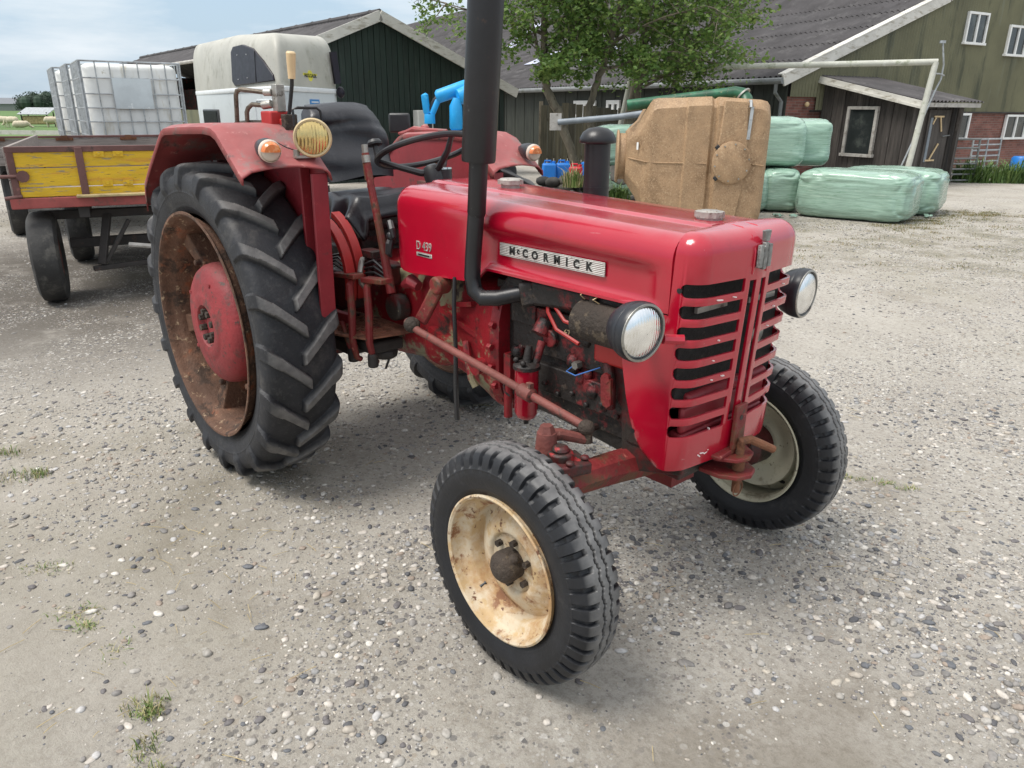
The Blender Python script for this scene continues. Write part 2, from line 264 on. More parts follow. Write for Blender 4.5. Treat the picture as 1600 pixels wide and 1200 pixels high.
        L(sep.outputs[1], r.inputs[0]); c = mix(f, c, r.outputs[0])
    far = rng(noise(.25, 6, .65), .50, .70)
    c = mix(mul(far, .35), c, (.22, .20, .13))
    L(c, b.inputs['Base Color']); b.inputs['Roughness'].default_value = .85; b.inputs['Specular IOR Level'].default_value = .3
    bp = N('ShaderNodeBump'); bp.inputs['Strength'].default_value = .9; bp.inputs['Distance'].default_value = .012; L(noise(75, 10, .8), bp.inputs['Height']); L(bp.outputs[0], b.inputs['Normal'])
ground_mat()
pm('field_grass', (.085, .155, .035), .9, var=.2, scale=.05, spots=[((.06, .12, .03), .3, .5, .7), ((.13, .16, .06), .12, .58, .7)])
pm('sand_patch', (.34, .31, .265), .9, var=.12, scale=3, spots=[((.22, .20, .17), 30, .56, .68), ((.5, .48, .44), 110, .62, .68)], bump=.3)
# ---------------------------------------------------------------- geometry helpers
def V(*a): return Vector(a)
class MB:
    def __init__(s): s.v = []; s.f = []
    def add(s, vs, fs):
        o = len(s.v); s.v += [tuple(p) for p in vs]; s.f += [tuple(i+o for i in f) for f in fs]; return s
    def box(s, c, d, rot=None, taper=None):
        x, y, z = d[0]/2, d[1]/2, d[2]/2
        P = [V(-x, -y, -z), V(x, -y, -z), V(x, y, -z), V(-x, y, -z), V(-x, -y, z), V(x, -y, z), V(x, y, z), V(-x, y, z)]
        if taper:
            for p in P[4:]: p.x *= taper[0]; p.y *= taper[1]
        if rot is not None:
            M = rot if isinstance(rot, Matrix) else Euler(rot).to_matrix()
            P = [M @ p for p in P]
        return s.add([p+Vector(c) for p in P], [(3, 2, 1, 0), (4, 5, 6, 7), (0, 1, 5, 4), (1, 2, 6, 5), (2, 3, 7, 6), (3, 0, 4, 7)])
    def beam(s, a, b, w, h, up=(0, 0, 1)):
        a = Vector(a); b = Vector(b); d = (b-a); l = d.length; x = d/l; u = Vector(up); y = u.cross(x)
        if y.length < 1e-4: y = V(0, 1, 0).cross(x)
        y.normalize(); z = x.cross(y); M = Matrix((x, y, z)).transposed()
        return s.box((a+b)/2, (l, w, h), M)
    def tube(s, pts, r, n=10, caps=True, closed=False):
        pts = [Vector(p) for p in pts]; m = len(pts)
        rs = r if isinstance(r, (list, tuple)) else [r]*m
        t0 = (pts[1]-pts[0]).normalized(); nrm = t0.orthogonal().normalized(); o = len(s.v)
        for i in range(m):
            if closed: t = (pts[(i+1) % m]-pts[i-1]).normalized()
            else: t = (pts[min(i+1, m-1)]-pts[max(i-1, 0)]).normalized()
            nrm = (nrm-t*nrm.dot(t)).normalized(); bn = t.cross(nrm)
            for k in range(n):
                a = 2*PI*k/n; s.v.append(tuple(pts[i]+(nrm*math.cos(a)+bn*math.sin(a))*rs[i]))
        for i in range(m if closed else m-1):
            j = (i+1) % m
            for k in range(n):
                k2 = (k+1) % n; s.f.append((o+i*n+k, o+i*n+k2, o+j*n+k2, o+j*n+k))
        if caps and not closed:
            s.f.append(tuple(o+k for k in range(n-1, -1, -1))); s.f.append(tuple(o+(m-1)*n+k for k in range(n)))
        return s
    def cyl(s, a, b, r, r2=None, n=16): return s.tube([a, b], [r, r if r2 is None else r2], n)
    def lathe(s, prof, org, ax, n=32, caps=False):
        ax = Vector(ax).normalized(); e1 = ax.orthogonal().normalized(); e2 = ax.cross(e1); org = Vector(org); o = len(s.v); m = len(prof)
        for (r, h) in prof:
            for k in range(n):
                a = 2*PI*k/n; s.v.append(tuple(org+ax*h+(e1*math.cos(a)+e2*math.sin(a))*r))
        for i in range(m-1):
            for k in range(n):
                k2 = (k+1) % n; s.f.append((o+i*n+k, o+i*n+k2, o+(i+1)*n+k2, o+(i+1)*n+k))
        if caps: s.f.append(tuple(o+k for k in range(n-1, -1, -1))); s.f.append(tuple(o+(m-1)*n+k for k in range(n)))
        return s
    def ball(s, c, r, n=12, m=8, rot=None):
        if not isinstance(r, (tuple, list)): r = (r, r, r)
        M = Euler(rot).to_matrix() if rot else None; o = len(s.v); c = Vector(c)
        for i in range(1, m):
            t = PI*i/m
            for k in range(n):
                a = 2*PI*k/n; p = V(r[0]*math.sin(t)*math.cos(a), r[1]*math.sin(t)*math.sin(a), r[2]*math.cos(t))
                s.v.append(tuple(c+(M @ p if M else p)))
        for q in (r[2], -r[2]):
            p = V(0, 0, q); s.v.append(tuple(c+(M @ p if M else p)))
        for i in range(m-2):
            for k in range(n):
                k2 = (k+1) % n; s.f.append((o+i*n+k, o+(i+1)*n+k, o+(i+1)*n+k2, o+i*n+k2))
        top = o+(m-1)*n
        for k in range(n):
            k2 = (k+1) % n; s.f.append((top, o+k, o+k2)); s.f.append((top+1, o+(m-2)*n+k2, o+(m-2)*n+k))
        return s
    def grid(s, rows, cu=False, cv=False):
        m = len(rows); n = len(rows[0]); o = len(s.v)
        for r in rows: s.v += [tuple(p) for p in r]
        for i in range(m if cu else m-1):
            for k in range(n if cv else n-1):
                i2 = (i+1) % m; k2 = (k+1) % n; s.f.append((o+i*n+k, o+i*n+k2, o+i2*n+k2, o+i2*n+k))
        return s
    def prism(s, poly, fn, h0, h1):
        n = len(poly); o = len(s.v)
        s.v += [tuple(fn(a, b, h0)) for a, b in poly]+[tuple(fn(a, b, h1)) for a, b in poly]
        s.f.append(tuple(o+i for i in range(n))); s.f.append(tuple(o+n+i for i in range(n-1, -1, -1)))
        for i in range(n): j = (i+1) % n; s.f.append((o+j, o+i, o+n+i, o+n+j))
        return s
XZ = lambda a, b, h: (a, h, b)
XY = lambda a, b, h: (a, b, h)
YZ = lambda a, b, h: (h, a, b)
def ob(name, mb, mat, parent=None, loc=(0, 0, 0), rot=(0, 0, 0), smooth=35, bevel=0, seg=2, label=None, fix=True):
    me = bpy.data.meshes.new(name)
    if isinstance(mb, MB): me.from_pydata(mb.v, [], mb.f)
    else:
        vs, fs = mb; k = fs.shape[1]
        me.vertices.add(len(vs)); me.vertices.foreach_set('co', np.ascontiguousarray(vs, dtype=np.float32).ravel())
        me.loops.add(fs.size); me.loops.foreach_set('vertex_index', np.ascontiguousarray(fs, dtype=np.int32).ravel())
        me.polygons.add(len(fs)); me.polygons.foreach_set('loop_start', np.arange(0, fs.size, k, dtype=np.int32)); fix = False
    me.update(calc_edges=True)
    if fix:
        bm = bmesh.new(); bm.from_mesh(me); bmesh.ops.delete(bm, geom=[v for v in bm.verts if not v.link_faces], context='VERTS'); bmesh.ops.recalc_face_normals(bm, faces=bm.faces); bm.to_mesh(me); bm.free()
    if smooth:
        me.polygons.foreach_set('use_smooth', [True]*len(me.polygons))
        if smooth < 180: me.set_sharp_from_angle(angle=math.radians(smooth))
    me.materials.append(MATS[mat])
    o = bpy.data.objects.new(name, me); COL.objects.link(o); o.location = loc; o.rotation_euler = rot
    if parent: o.parent = parent
    if bevel:
        b = o.modifiers.new('bevel', 'BEVEL'); b.width = bevel; b.segments = seg; b.limit_method = 'ANGLE'; b.angle_limit = math.radians(40); b.harden_normals = False
    if label: o['label'] = label
    return o
def tag(o, label, cat, group=None, kind=None):
    o['label'] = label; o['category'] = cat
    if group: o['group'] = group
    if kind: o['kind'] = kind
    return o
def thing(name, label, cat, loc=(0, 0, 0), rz=0, group=None):
    o = bpy.data.objects.new(name, None); COL.objects.link(o); o.location = loc; o.rotation_euler = (0, 0, rz); o.empty_display_size = .2
    return tag(o, label, cat, group)
def struct(o): o['kind'] = 'structure'; return o
def dup(root, loc, rz=None, label=None):
    def cp(a, par):
        c = a.copy(); COL.objects.link(c); c.parent = par
        for ch in a.children: cp(ch, c)
        return c
    r = cp(root, None); r.location = loc
    if rz is not None: r.rotation_euler = (0, 0, rz)
    if label: r['label'] = label
    return r
def text(name, body, size, mat, parent, M, extrude=.001, off=0.0, space=1.0, sx=1.0):
    c = bpy.data.curves.new('txt', 'FONT'); c.body = body; c.size = size; c.extrude = extrude; c.offset = off; c.space_character = space; c.align_x = 'CENTER'; c.align_y = 'CENTER'; c.resolution_u = 3
    t = bpy.data.objects.new('txt', c); COL.objects.link(t); dg = bpy.context.evaluated_depsgraph_get()
    me = bpy.data.meshes.new_from_object(t.evaluated_get(dg)); bpy.data.objects.remove(t); me.name = name
    me.transform(M @ Matrix.Diagonal((sx, 1, 1, 1))); me.materials.clear(); me.materials.append(MATS[mat])
    o = bpy.data.objects.new(name, me); COL.objects.link(o); o.parent = parent; return o
def sm(a, b, x):
    t = min(1, max(0, (x-a)/(b-a))); return t*t*(3-2*t)
def smn(a, b, x): t = np.clip((x-a)/(b-a), 0, 1); return t*t*(3-2*t)
def arc(c, r, a0, a1, n, fn): return [fn(c[0]+r*math.cos(a0+(a1-a0)*i/(n-1)), c[1]+r*math.sin(a0+(a1-a0)*i/(n-1))) for i in range(n)]
def bolt(mb, p, ax, r, h):
    p = Vector(p); ax = Vector(ax); mb.cyl(p, p+ax*h, r, r, 6)
# ================================================================= TRACTOR (x forward, y to its left, z up; origin on the ground under the rear axle)
TR = thing('tractor', 'red vintage farm tractor with black exhaust stack, parked on the gravel yard', 'tractor')
HW = .255
def hood():
    xs = [.70, .703, .71, .722, .738, .76, .80, .9, 1.0, 1.1, 1.15, 1.175, 1.19, 1.205, 1.22, 1.235, 1.25, 1.27, 1.29, 1.32, 1.4, 1.5, 1.6, 1.7, 1.78, 1.81, 1.84, 1.88, 1.93, 1.96, 1.99, 2.017, 2.0175, 2.034]
    rows = []
    for x in xs:
        e = max(0, (.76-x)/.06); q = 1-math.sqrt(max(0, 1-e*e))
        zt = 1.306-.036*(x-.7)/1.32-.055*q; w = HW+.006*(1-sm(1.15, 1.24, x))-.04*q
        u_ = .007 if x > 2.0172 else 0; zt -= u_; w -= u_
        rc = .024*sm(1.17, 1.255, x)*(1-sm(1.90, 2.0, x))
        e2 = max(0, (.80-x)/.10); q2 = 1-math.sqrt(max(0, 1-e2*e2)); bt = .965+.030*(x-.76)/.41+.085*q2
        bt += (1.047-bt)*sm(1.185, 1.262, x)
        P = [(0, zt), (.04, zt), (.082, zt), (.09, zt-.001), (.096, zt-.006), (.11, zt-.008), (w-.10, zt-.011), (w-.065, zt-.013)]
        for i in range(1, 7):
            a = PI/2*i/6; P.append((w-.065+.065*math.sin(a), zt-.013-.065*(1-math.cos(a))))
        P += [(w, zt-.092), (w-rc*.35, zt-.104), (w-rc*.9, zt-.122), (w-rc, zt-.14)]
        for k in range(1, 5): P.append((w-rc, zt-.14+(bt+.034-zt+.14)*k/4))
        P += [(w-rc*.9, bt+.024), (w-rc*.3, bt+.016), (w, bt+.010), (w, bt+.002), (w-.004, bt), (w-.012, bt)]
        rows.append([(x, -y, z) for y, z in reversed(P[1:])]+[(x, y, z) for y, z in P])
    mb = MB().grid(rows)
    mb.f.append(tuple(range(len(rows[0]))))
    return ob('hood', mb, 'red_paint', TR, smooth=50)
HOOD = hood()
def nose():
    # plan path from the near rear edge round the front to the far rear edge
    half = []
    for x in (1.86, 1.875, 1.89, 1.91, 1.935, 1.96, 1.99, 2.018): half.append((x, -HW))
    def col(t): pass
    arcp = []
    for i in range(0, 13):
        a = PI/2*i/12; arcp.append((2.040+.064*math.sin(a), -HW+.064-.064*math.cos(a)))
    half += [(2.026, -HW), (2.033, -HW)]+arcp
    for y in (-.185, -.16, -.13, -.10, -.08, -.066, -.058, -.052, -.046, -.040, -.036, -.026, -.022, -.018, -.012): half.append((2.104+.02*(1-abs(y)/.2), y))
    path = half+[(x, -y) for x, y in reversed(half)]
    n = len(path)
    # arc-length
    sl = [0]
    for i in range(1, n): sl.append(sl[-1]+math.dist(path[i], path[i-1]))
    zc = [1.119-.0575*k for k in range(8)]; hh = .0185
    iA = next(i for i, p in enumerate(path) if p[0] >= 2.041)
    iB = next(i for i, p in enumerate(path) if p[1] >= -.058)
    sA, sB = sl[iA], sl[iB]
    # refine columns at slit ends
    def P(s_):
        for i in range(1, n):
            if sl[i] >= s_-1e-9:
                f = (s_-sl[i-1])/max(1e-9, sl[i]-sl[i-1]); return (path[i-1][0]+(path[i][0]-path[i-1][0])*f, path[i-1][1]+(path[i][1]-path[i-1][1])*f)
        return path[-1]
    T = sl[-1]
    cols = set(round(v, 5) for v in sl[:n//2])
    for d in (0, .0012, .004, .0085, .014, .0185): cols.add(round(sA+d, 5)); cols.add(round(sB-min(d, .006)*1.0, 5))
    cols = sorted(c for c in cols if c <= T/2-.0005)
    sP = [.0]  # vertical slots beside the centre bar
    def slot(y): return (-.040 <= y <= -.0155)
    cols = cols+[T-c for c in reversed(cols)]
    def slit(s_):
        s2 = min(s_, T-s_)
        if s2 < sA or s2 > sB: return 0
        d = s2-sA
        h = hh if d >= .0185 else math.sqrt(max(0, hh*hh-(hh-d)**2))
        d = sB-s2
        if d < .006: h = min(h, hh-.006+math.sqrt(max(0, .006**2-(.006-d)**2)))
        return max(h, .00005)
    def inslit(s_): s2 = min(s_, T-s_); return sA-1e-6 <= s2 <= sB+1e-6
    def zb(x, y):
        b = .588 if x > 2.0 else (.92 if x <= 1.861 else None)
        if b is None: b = float(np.interp(x, [1.861, 1.875, 1.89, 1.91, 1.935, 1.96, 1.99, 2.02], [.92, .83, .765, .70, .650, .622, .602, .590]))
        return b
    def pos(x, y, z):
        w = sm(2.02, 2.10, x); return (x+.05*(z-1.1)*w*(1 if z < 1.1 else .3), y, z)
    mb = MB(); colv = []
    for s_ in cols:
        x, y = P(s_); b = zb(x, y); top = 1.209 if x > 2.02 else 1.0445
        h = slit(s_); zs = [b, b+.004, b+.02]
        for k in range(7, -1, -1):
            c = zc[k]
            if x < 2.03 and c+hh > top: c = None
            if c is None: zs += [None, None]; continue
            lo, hi = c-max(h, 0), c+max(h, 0)
            if not inslit(s_): lo, hi = c-hh*.5, c+hh*.5
            zs += [max(lo, b+.02+.001*(8-k)), max(hi, b+.021+.001*(8-k))]
        zs.append(top)
        colv.append((x, y, b, zs))
    idx = []
    for (x, y, b, zs) in colv:
        r = []
        tk = min(1, max(0, (b+.02-.58)/.1))
        for j, z in enumerate(zs):
            if z is None: z = zs[-1]-.0001*(len(zs)-j)
            xx, yy, zz = pos(x, y, z)
            if j == 0: yy *= .94; xx = xx-(xx-1.86)*.05
            elif j == 1: yy *= .985; xx = xx-(xx-1.86)*.012
            mb.v.append((xx, yy, zz)); r.append(len(mb.v)-1)
        idx.append(r)
    N2 = len(cols)
    for i in range(N2-1):
        xa, ya = colv[i][0], colv[i][1]; xb, yb = colv[i+1][0], colv[i+1][1]
        both = inslit(cols[i]) and inslit(cols[i+1])
        m = (abs(ya)+abs(yb))/2; slotc = (.0135 < m < .041)
        for j in range(len(idx[0])-1):
            if both and 3 <= j <= 17 and (j-3) % 2 == 0: continue
            if slotc and 3 <= j <= 17: continue
            mb.f.append((idx[i][j], idx[i+1][j], idx[i+1][j+1], idx[i][j+1]))
    # rounded top cap (front part only)
    fr = [i for i in range(N2) if colv[i][0] >= 2.02]
    prev = [idx[i][-1] for i in fr]
    rr = .058
    for k in range(1, 11):
        cur = []
        for q, i in enumerate(fr):
            x, y = colv[i][0], colv[i][1]
            tx, ty = min(x, 2.03), 0.0
            if k <= 7:
                a = PI/2*k/7; ins = rr*(1-math.cos(a)); z = 1.209+rr*math.sin(a)
            else: ins = rr+(k-7)*.5*0+[0, .06, .12, .5][k-7]; z = 1.267+.002*(k-7)
            v = V(tx-x, ty-y, 0); L_ = v.length
            if x < 2.0401: nrm = V(0, -1 if y > 0 else 1, 0)
            elif abs(y) > HW-.064:
                nrm = V(2.040-x, (HW-.064)*(1 if y > 0 else -1)-y, 0).normalized()
            else: nrm = V(-1, 0, 0)
            nrm = nrm.normalized()
            if k <= 7: p = V(x, y, 0)+nrm*min(ins, .052 if False else ins)
            else:
                p7 = V(x, y, 0)+nrm*rr; f = [0, .35, .7, 1][k-7]; p = p7+(V(min(p7.x, 2.03), 0, 0)-p7)*f
            q3 = pos(p.x, p.y, z); mb.v.append(q3); cur.append(len(mb.v)-1)
        for q in range(len(fr)-1): mb.f.append((prev[q], prev[q+1], cur[q+1], cur[q]))
        prev = cur
    o = ob('grille_shell', mb, 'red_paint', TR, smooth=50)
    sd = o.modifiers.new('thick', 'SOLIDIFY'); sd.thickness = .008; sd.offset = -1
    bv = o.modifiers.new('soft', 'BEVEL'); bv.width = .003; bv.segments = 2; bv.limit_method = 'ANGLE'; bv.angle_limit = math.radians(50)
    return o
GR = nose()
def nose_parts():
    m = MB().box((2.046, 0, .965), (.012, .485, .36)).box((1.995, -.238, .96), (.09, .006, .36)).box((1.995, .238, .96), (.09, .006, .36)); ob('radiator_core', m, 'mesh_dark', TR)
    m = MB().box((2.052, 0, .738), (.02, .42, .080)).box((2.04, 0, .655), (.05, .42, .085)).cyl((2.056, -.2, .800), (2.056, .2, .800), .020); ob('radiator_tank', m, 'red_shield', TR, bevel=.008)
    ob('radiator_bracket', MB().box((2.066, -.13, 1.06), (.010, .14, .016)), 'dull_metal', TR); ob('radiator_bracket', MB().box((2.066, .12, 1.05), (.010, .14, .016)), 'dull_metal', TR); ob('horn', MB().cyl((2.055, .12, .94), (2.072, .12, .94), .03), 'dull_metal', TR)
    # emblem on the nose: three upright bars under a small shield
    m = MB()
    for y in (-.021, 0, .021): m.box((2.131, y, 1.193), (.012, .0165, .062 if y else .074))
    m.box((2.1305, 0, 1.196), (.010, .055, .016)); m.prism([(-.015, 1.262), (.015, 1.262), (.009, 1.232), (-.009, 1.232)], YZ, 2.124, 2.137)
    ob('nose_emblem', m, 'emblem_metal', GR, bevel=.0025)
    # seam strip down the middle of the nose
    for y in (-.034, .034):
        m = MB().tube([(2.121, y, 1.145), (2.1225, y, 1.18), (2.122, y, 1.208), (2.108, y, 1.246), (2.075, y, 1.2645), (2.04, y, 1.2675)], .0035, 6)
        ob('nose_crease', m, 'red_paint', GR)
    m = MB().cyl((1.945, 0, 1.268), (1.945, 0, 1.277), .036, n=20)
    pr = []
    for k in range(48):
        a = 2*PI*k/48; r = .040+.0022*math.cos(a*12); pr.append((1.945+r*math.cos(a), r*math.sin(a)))
    m.prism(pr, XY, 1.277, 1.293); m.cyl((1.945, 0, 1.293), (1.945, 0, 1.296), .03, .026, 20)
    ob('radiator_cap', m, 'cast_cap', TR, smooth=40)
    m = MB(); pr = []
    for k in range(48):
        a = 2*PI*k/48; r = .044+.003*math.cos(a*8); pr.append((1.09+r*math.cos(a), .0+r*math.sin(a)))
    m.prism(pr, XY, 1.307, 1.322).lathe([(.043, 1.322), (.036, 1.327), (.001, 1.329)], (1.09, 0, 0), (0, 0, 1), 24).cyl((1.09, 0, 1.29), (1.09, 0, 1.308), .034)
    ob('fuel_cap', m, 'cast_cap', TR, smooth=40)
    # name badge on the hood side
    by = -HW+.0215
    m = MB().box((1.54, by-.003, 1.128), (.464, .006, .042)); bd = ob('name_badge', m, 'badge_metal', TR, bevel=.002)
    def sidetext(name, s, size, x, z, y, mat, par, **k):
        return text(name, s, size, mat, par, Matrix.Translation((x, y, z)) @ Matrix.Rotation(PI/2, 4, 'X'), **k)
    xs = [(1.372, 'M', .034), (1.401, 'c', .026), (1.434, 'C', .034), (1.479, 'O', .034), (1.529, 'R', .034), (1.578, 'M', .034), (1.620, 'I', .034), (1.660, 'C', .034), (1.711, 'K', .034)]
    for x, ch, sz in xs: sidetext('badge_letter', ch, sz, x, 1.128+(.004 if ch == 'c' else 0), by-.0065, 'black_ink', bd, off=.0012, sx=1.05)
    yb = -HW-.0065
    nb = sidetext('model_number', 'D 439', .047, .905, 1.083, yb, 'badge_metal', TR, off=-.0002, sx=.82, extrude=.002)
    m = MB().box((.905, yb+.0005, 1.052), (.098, .005, .0155)); pl = ob('model_plate', m, 'badge_metal', TR, bevel=.002)
    m = MB().box((.905, yb-.0025, 1.052), (.07, .0015, .006)); ob('plate_mark', m, 'black_ink', pl)
    # hood catch handle at the rear edge
    m = MB().tube([(.70, -.268, 1.12), (.715, -.282, 1.15), (.735, -.288, 1.13), (.742, -.286, 1.10)], [.010, .014, .013, .008], 8).tube([(.70, -.268, 1.10), (.705, -.284, 1.07), (.70, -.286, 1.035), (.692, -.272, 1.02)], [.012, .016, .014, .008], 8).ball((.706, -.276, 1.10), .018)
    ob('hood_catch', m, 'black_plastic', TR)
    # paint chips and screw hole of the nose
    m = MB().cyl((2.046, -HW-.001, 1.118), (2.046, -HW+.004, 1.118), .007); ob('screw_hole', m, 'black_ink', GR)
    m = MB().cyl((1.925, -HW-.0012, .68), (1.925, -HW+.004, .68), .007); ob('screw_hole', m, 'black_ink', GR)
nose_parts()
def chips():
    m = MB()
    for y, z, w in ((-.16, 1.0905, .04), (-.10, 1.091, .02), (-.14, .975, .008), (-.15, .918, .007), (-.145, .860, .008), (-.10, .864, .02), (.16, 1.09, .012), (.12, 1.03, .012), (.10, .975, .012)):
        m.box((2.1105+.05*(z-1.1)*1.0+.02*(1-abs(y)/.2)-.004, y, z), (.006, w*.55, .003), (rnd.uniform(-.3, .3), 0, 0))
    for i in range(9):
        m.box((2.086+rnd.uniform(0, .001), -.15+i*.011, .625+.004*math.sin(i*1.7)+.0016*i), (.006, .011, .003), (rnd.uniform(-.8, .8), 0, 0))
    for i in range(3): m.box((2.088, -.115, .685+i*.008), (.006, .003, .007), (.5, 0, 0))
    ob('paint_chips', m, 'paint_chip', GR)
chips()
def headlight(c, ang):
    d = V(math.cos(ang), math.sin(ang), -.02).normalized()
    m = MB().lathe([(.001, -.095), (.03, -.092), (.052, -.080), (.068, -.058), (.0765, -.034), (.078, -.026), (.0775, -.024), (.079, -.022), (.0795, -.004), (.077, .003), (.070, .004), (.069, -.004)], c, d, 40)
    a = ob('headlight', m, 'lamp_shell', TR, smooth=40)
    m = MB().lathe([(.0695, -.002), (.060, .006), (.045, .0115), (.025, .0155), (.001, .017)], c, d, 40); ob('lens', m, 'lens_glass', a, smooth=180)
    m = MB().lathe([(.0775, .0005), (.0765, .005), (.071, .0065), (.0695, .001)], c, d, 40); ob('lens_ring', m, 'dull_metal', a)
    s = 1 if c[1] > 0 else -1
    m = MB().tube([Vector(c)-d*.07, (c[0]-.07, s*.31, c[2]-.03), (c[0]-.09, s*.24, c[2]-.04)], .02, 10); ob('lamp_arm', m, 'red_paint', a)
headlight((2.040, -.388, 1.028), -.10); headlight((2.070, .385, 1.018), .08)
m = MB().tube([(2.04, -.30, .995), (2.06, -.262, .99), (2.07, -.25, .99)], .014, 8); ob('lamp_wire_boss', m, 'red_paint', TR)
def chassis():
    m = MB(); m.box((1.56, 0, .79), (.74, .30, .42)).box((1.50, 0, .60), (.82, .26, .10)).box((1.55, -.155, .86), (.5, .03, .16)).box((1.62, -.16, .70), (.4, .03, .10))
    m.box((1.36, -.165, .92), (.12, .03, .10)).cyl((1.50, -.15, .85), (1.50, -.19, .85), .03).cyl((1.68, -.15, .72), (1.68, -.185, .72), .025)
    for i in range(10): bolt(m, (1.28+.065*i, -.175, .665+.02*(i % 2)), (0, -1, 0), .011, .014)
    for i in range(12): m.ball((rnd.uniform(1.25, 1.85), -.165, rnd.uniform(.62, .95)), rnd.uniform(.012, .03), 8, 5)
    ob('engine_block', m, 'engine_black', TR, bevel=.01)
    m = MB().prism([(1.25, .57), (1.9, .51), (1.98, .56), (1.95, .66), (1.25, .66)], XZ, -.14, .14); ob('oil_pan', m, 'engine_black', TR, bevel=.02)
    m = MB().prism([(1.84, .50), (2.06, .56), (2.06, .62), (1.98, .70), (1.86, .84), (1.74, .90), (1.72, .82), (1.82, .70)], XZ, -.19, -.15); m.box((1.93, 0, .58), (.22, .34, .10)).box((1.9, -.17, .66), (.10, .05, .12))
    m.tube([(1.77, -.20, .84), (1.80, -.215, .76), (1.80, -.215, .70)], .018, 8); ob('front_frame', m, 'red_greasy', TR, bevel=.012)
    m = MB(); bolt(m, (1.798, -.222, .725), (0, -1, 0), .018, .012); bolt(m, (1.79, -.222, .80), (0, -1, 0), .017, .012); m.beam((1.796, -.226, .72), (1.79, -.226, .80), .012, .04); ob('steering_link_plate', m, 'red_rusty', TR)
    # clutch housing and gearbox
    prof = []
    rows = []
    for x, w, zt, zb in ((1.262, .205, .985, .52), (1.235, .222, 1.0, .50), (1.20, .214, .99, .505), (1.14, .20, .985, .52), (1.0, .175, .98, .55), (.85, .165, .98, .57), (.80, .19, .99, .55), (.77, .19, .99, .55), (.74, .165, .97, .56), (.4, .17, .96, .52), (0.2, .20, .98, .46), (-.15, .22, .98, .45), (-.32, .2, .95, .48)):
        r = []
        for k in range(24):
            a = 2*PI*k/24; ca, sa = math.cos(a), math.sin(a); p = .55
            r.append((x, w*abs(ca)**p*(1 if ca > 0 else -1), (zt+zb)/2+(zt-zb)/2*abs(sa)**p*(1 if sa > 0 else -1)))
        rows.append(r)
    m = MB().grid(rows, cv=True); m.f.append(tuple(range(24))); m.f.append(tuple(range(len(m.v)-24, len(m.v))))
    for i in range(9): a = -1.9+i*.33; bolt(m, (1.255, -.23*math.cos(a*.8), .75+.24*math.sin(a)), (-1, 0, 0), .013, .02)
    m.box((1.05, -.185, .80), (.30, .03, .02), (0, .25, 0)).box((1.06, -.19, .885), (.10, .03, .018), (0, -.2, 0)).cyl((1.18, -.19, .68), (1.18, -.25, .68), .03).box((.95, -.18, .70), (.26, .04, .05), (0, .2, 0))
    m.tube([(1.07, -.20, .74), (1.11, -.225, .70), (1.13, -.225, .62), (1.15, -.22, .59)], .014, 8).cyl((1.30, -.19, .66), (1.30, -.19, .51), .016).box((1.30, -.18, .70), (.035, .035, .10))
    ob('gearbox_housing', m, 'red_chassis', TR, smooth=40)
    m = MB().box((.05, -.02, .955), (.5, .34, .05)).box((.12, -.06, 1.00), (.3, .2, .08)).tube([(.3, -.2, .96), (.42, -.23, .97), (.52, -.21, .93)], .03, 8).box((.52, -.19, .92), (.14, .06, .10)).cyl((.36, -.24, .80), (.36, -.24, .93), .05).box((.36, -.28, .84), (.16, .10, .16)).box((.22, -.33, .82), (.12, .20, .2))
    m.cyl((.62, -.17, .79), (.62, -.235, .79), .055, n=20); ob('rear_housing', m, 'red_greasy', TR, bevel=.012)
    m = MB()
    for s in (-1, 1): m.lathe([(.13, .12), (.12, .2), (.085, .28), (.08, .40), (.15, .46), (.17, .47)], (0, 0, .68), (0, s, 0), 24)
    m.box((0, 0, .60), (.30, .5, .24)); ob('rear_axle', m, 'red_greasy', TR)
    # drag link, pitman arm, rod to the front
    m = MB().tube([(.905, -.35, .815), (.97, -.345, .790), (1.45, -.339, .727), (1.83, -.335, .676)], [.016, .014, .0135, .0135], 12).tube([(1.52, -.338, .718), (1.53, -.338, .716), (1.58, -.338, .709), (1.585, -.338, .708)], [.016, .024, .024, .016], 12).box((1.57, -.338, .735), (.02, .016, .03)); ob('drag_link', m, 'rod_rust', TR)
    m = MB().ball((.93, -.345, .805), (.035, .03, .03)); ob('ball_joint', m, 'hub_grease', TR); m = MB().ball((1.815, -.335, .676), (.026, .026, .024)).cyl((1.815, -.335, .678), (1.822, -.335, .63), .016); ob('ball_joint', m, 'hub_grease', TR)
    m = MB().beam((.93, -.305, .81), (1.00, -.265, .955), .028, .05).cyl((1.0, -.23, .955), (1.0, -.29, .955), .034); ob('pitman_arm', m, 'red_rusty', TR, bevel=.008)
    # exhaust manifold
    m = MB().prism([(1.28, .985), (1.33, 1.045), (1.86, 1.045), (1.86, 1.0), (1.42, .955), (1.33, .95)], XZ, -.225, -.14); ob('exhaust_manifold', m, 'engine_black', TR, bevel=.012)
    m = MB().cyl((1.69, -.235, .965), (1.90, -.235, .965), .062, n=24).cyl((1.683, -.235, .965), (1.69, -.235, .965), .05, n=24).cyl((1.73, -.235, 1.02), (1.73, -.235, 1.045), .012, n=8); al = ob('dynamo', m, 'hub_grease', TR, smooth=40)
    m = MB().cyl((1.86, -.236, .964), (1.925, -.236, .964), .0635, .060, n=24); ob('dynamo_end_cap', m, 'hydraulic_red', al)
    m = MB().box((1.80, -.19, .885), (.16, .05, .10)); ob('dynamo_bracket', m, 'hydraulic_red', TR, bevel=.01)
    m = MB().tube([(1.70, -.24, 1.03), (1.70, -.26, 1.045), (1.69, -.23, 1.055)], .002, 5).tube([(1.76, -.24, 1.025), (1.75, -.26, 1.04), (1.76, -.24, 1.05)], .002, 5); ob('dynamo_wire', m, 'handle_tan', TR)
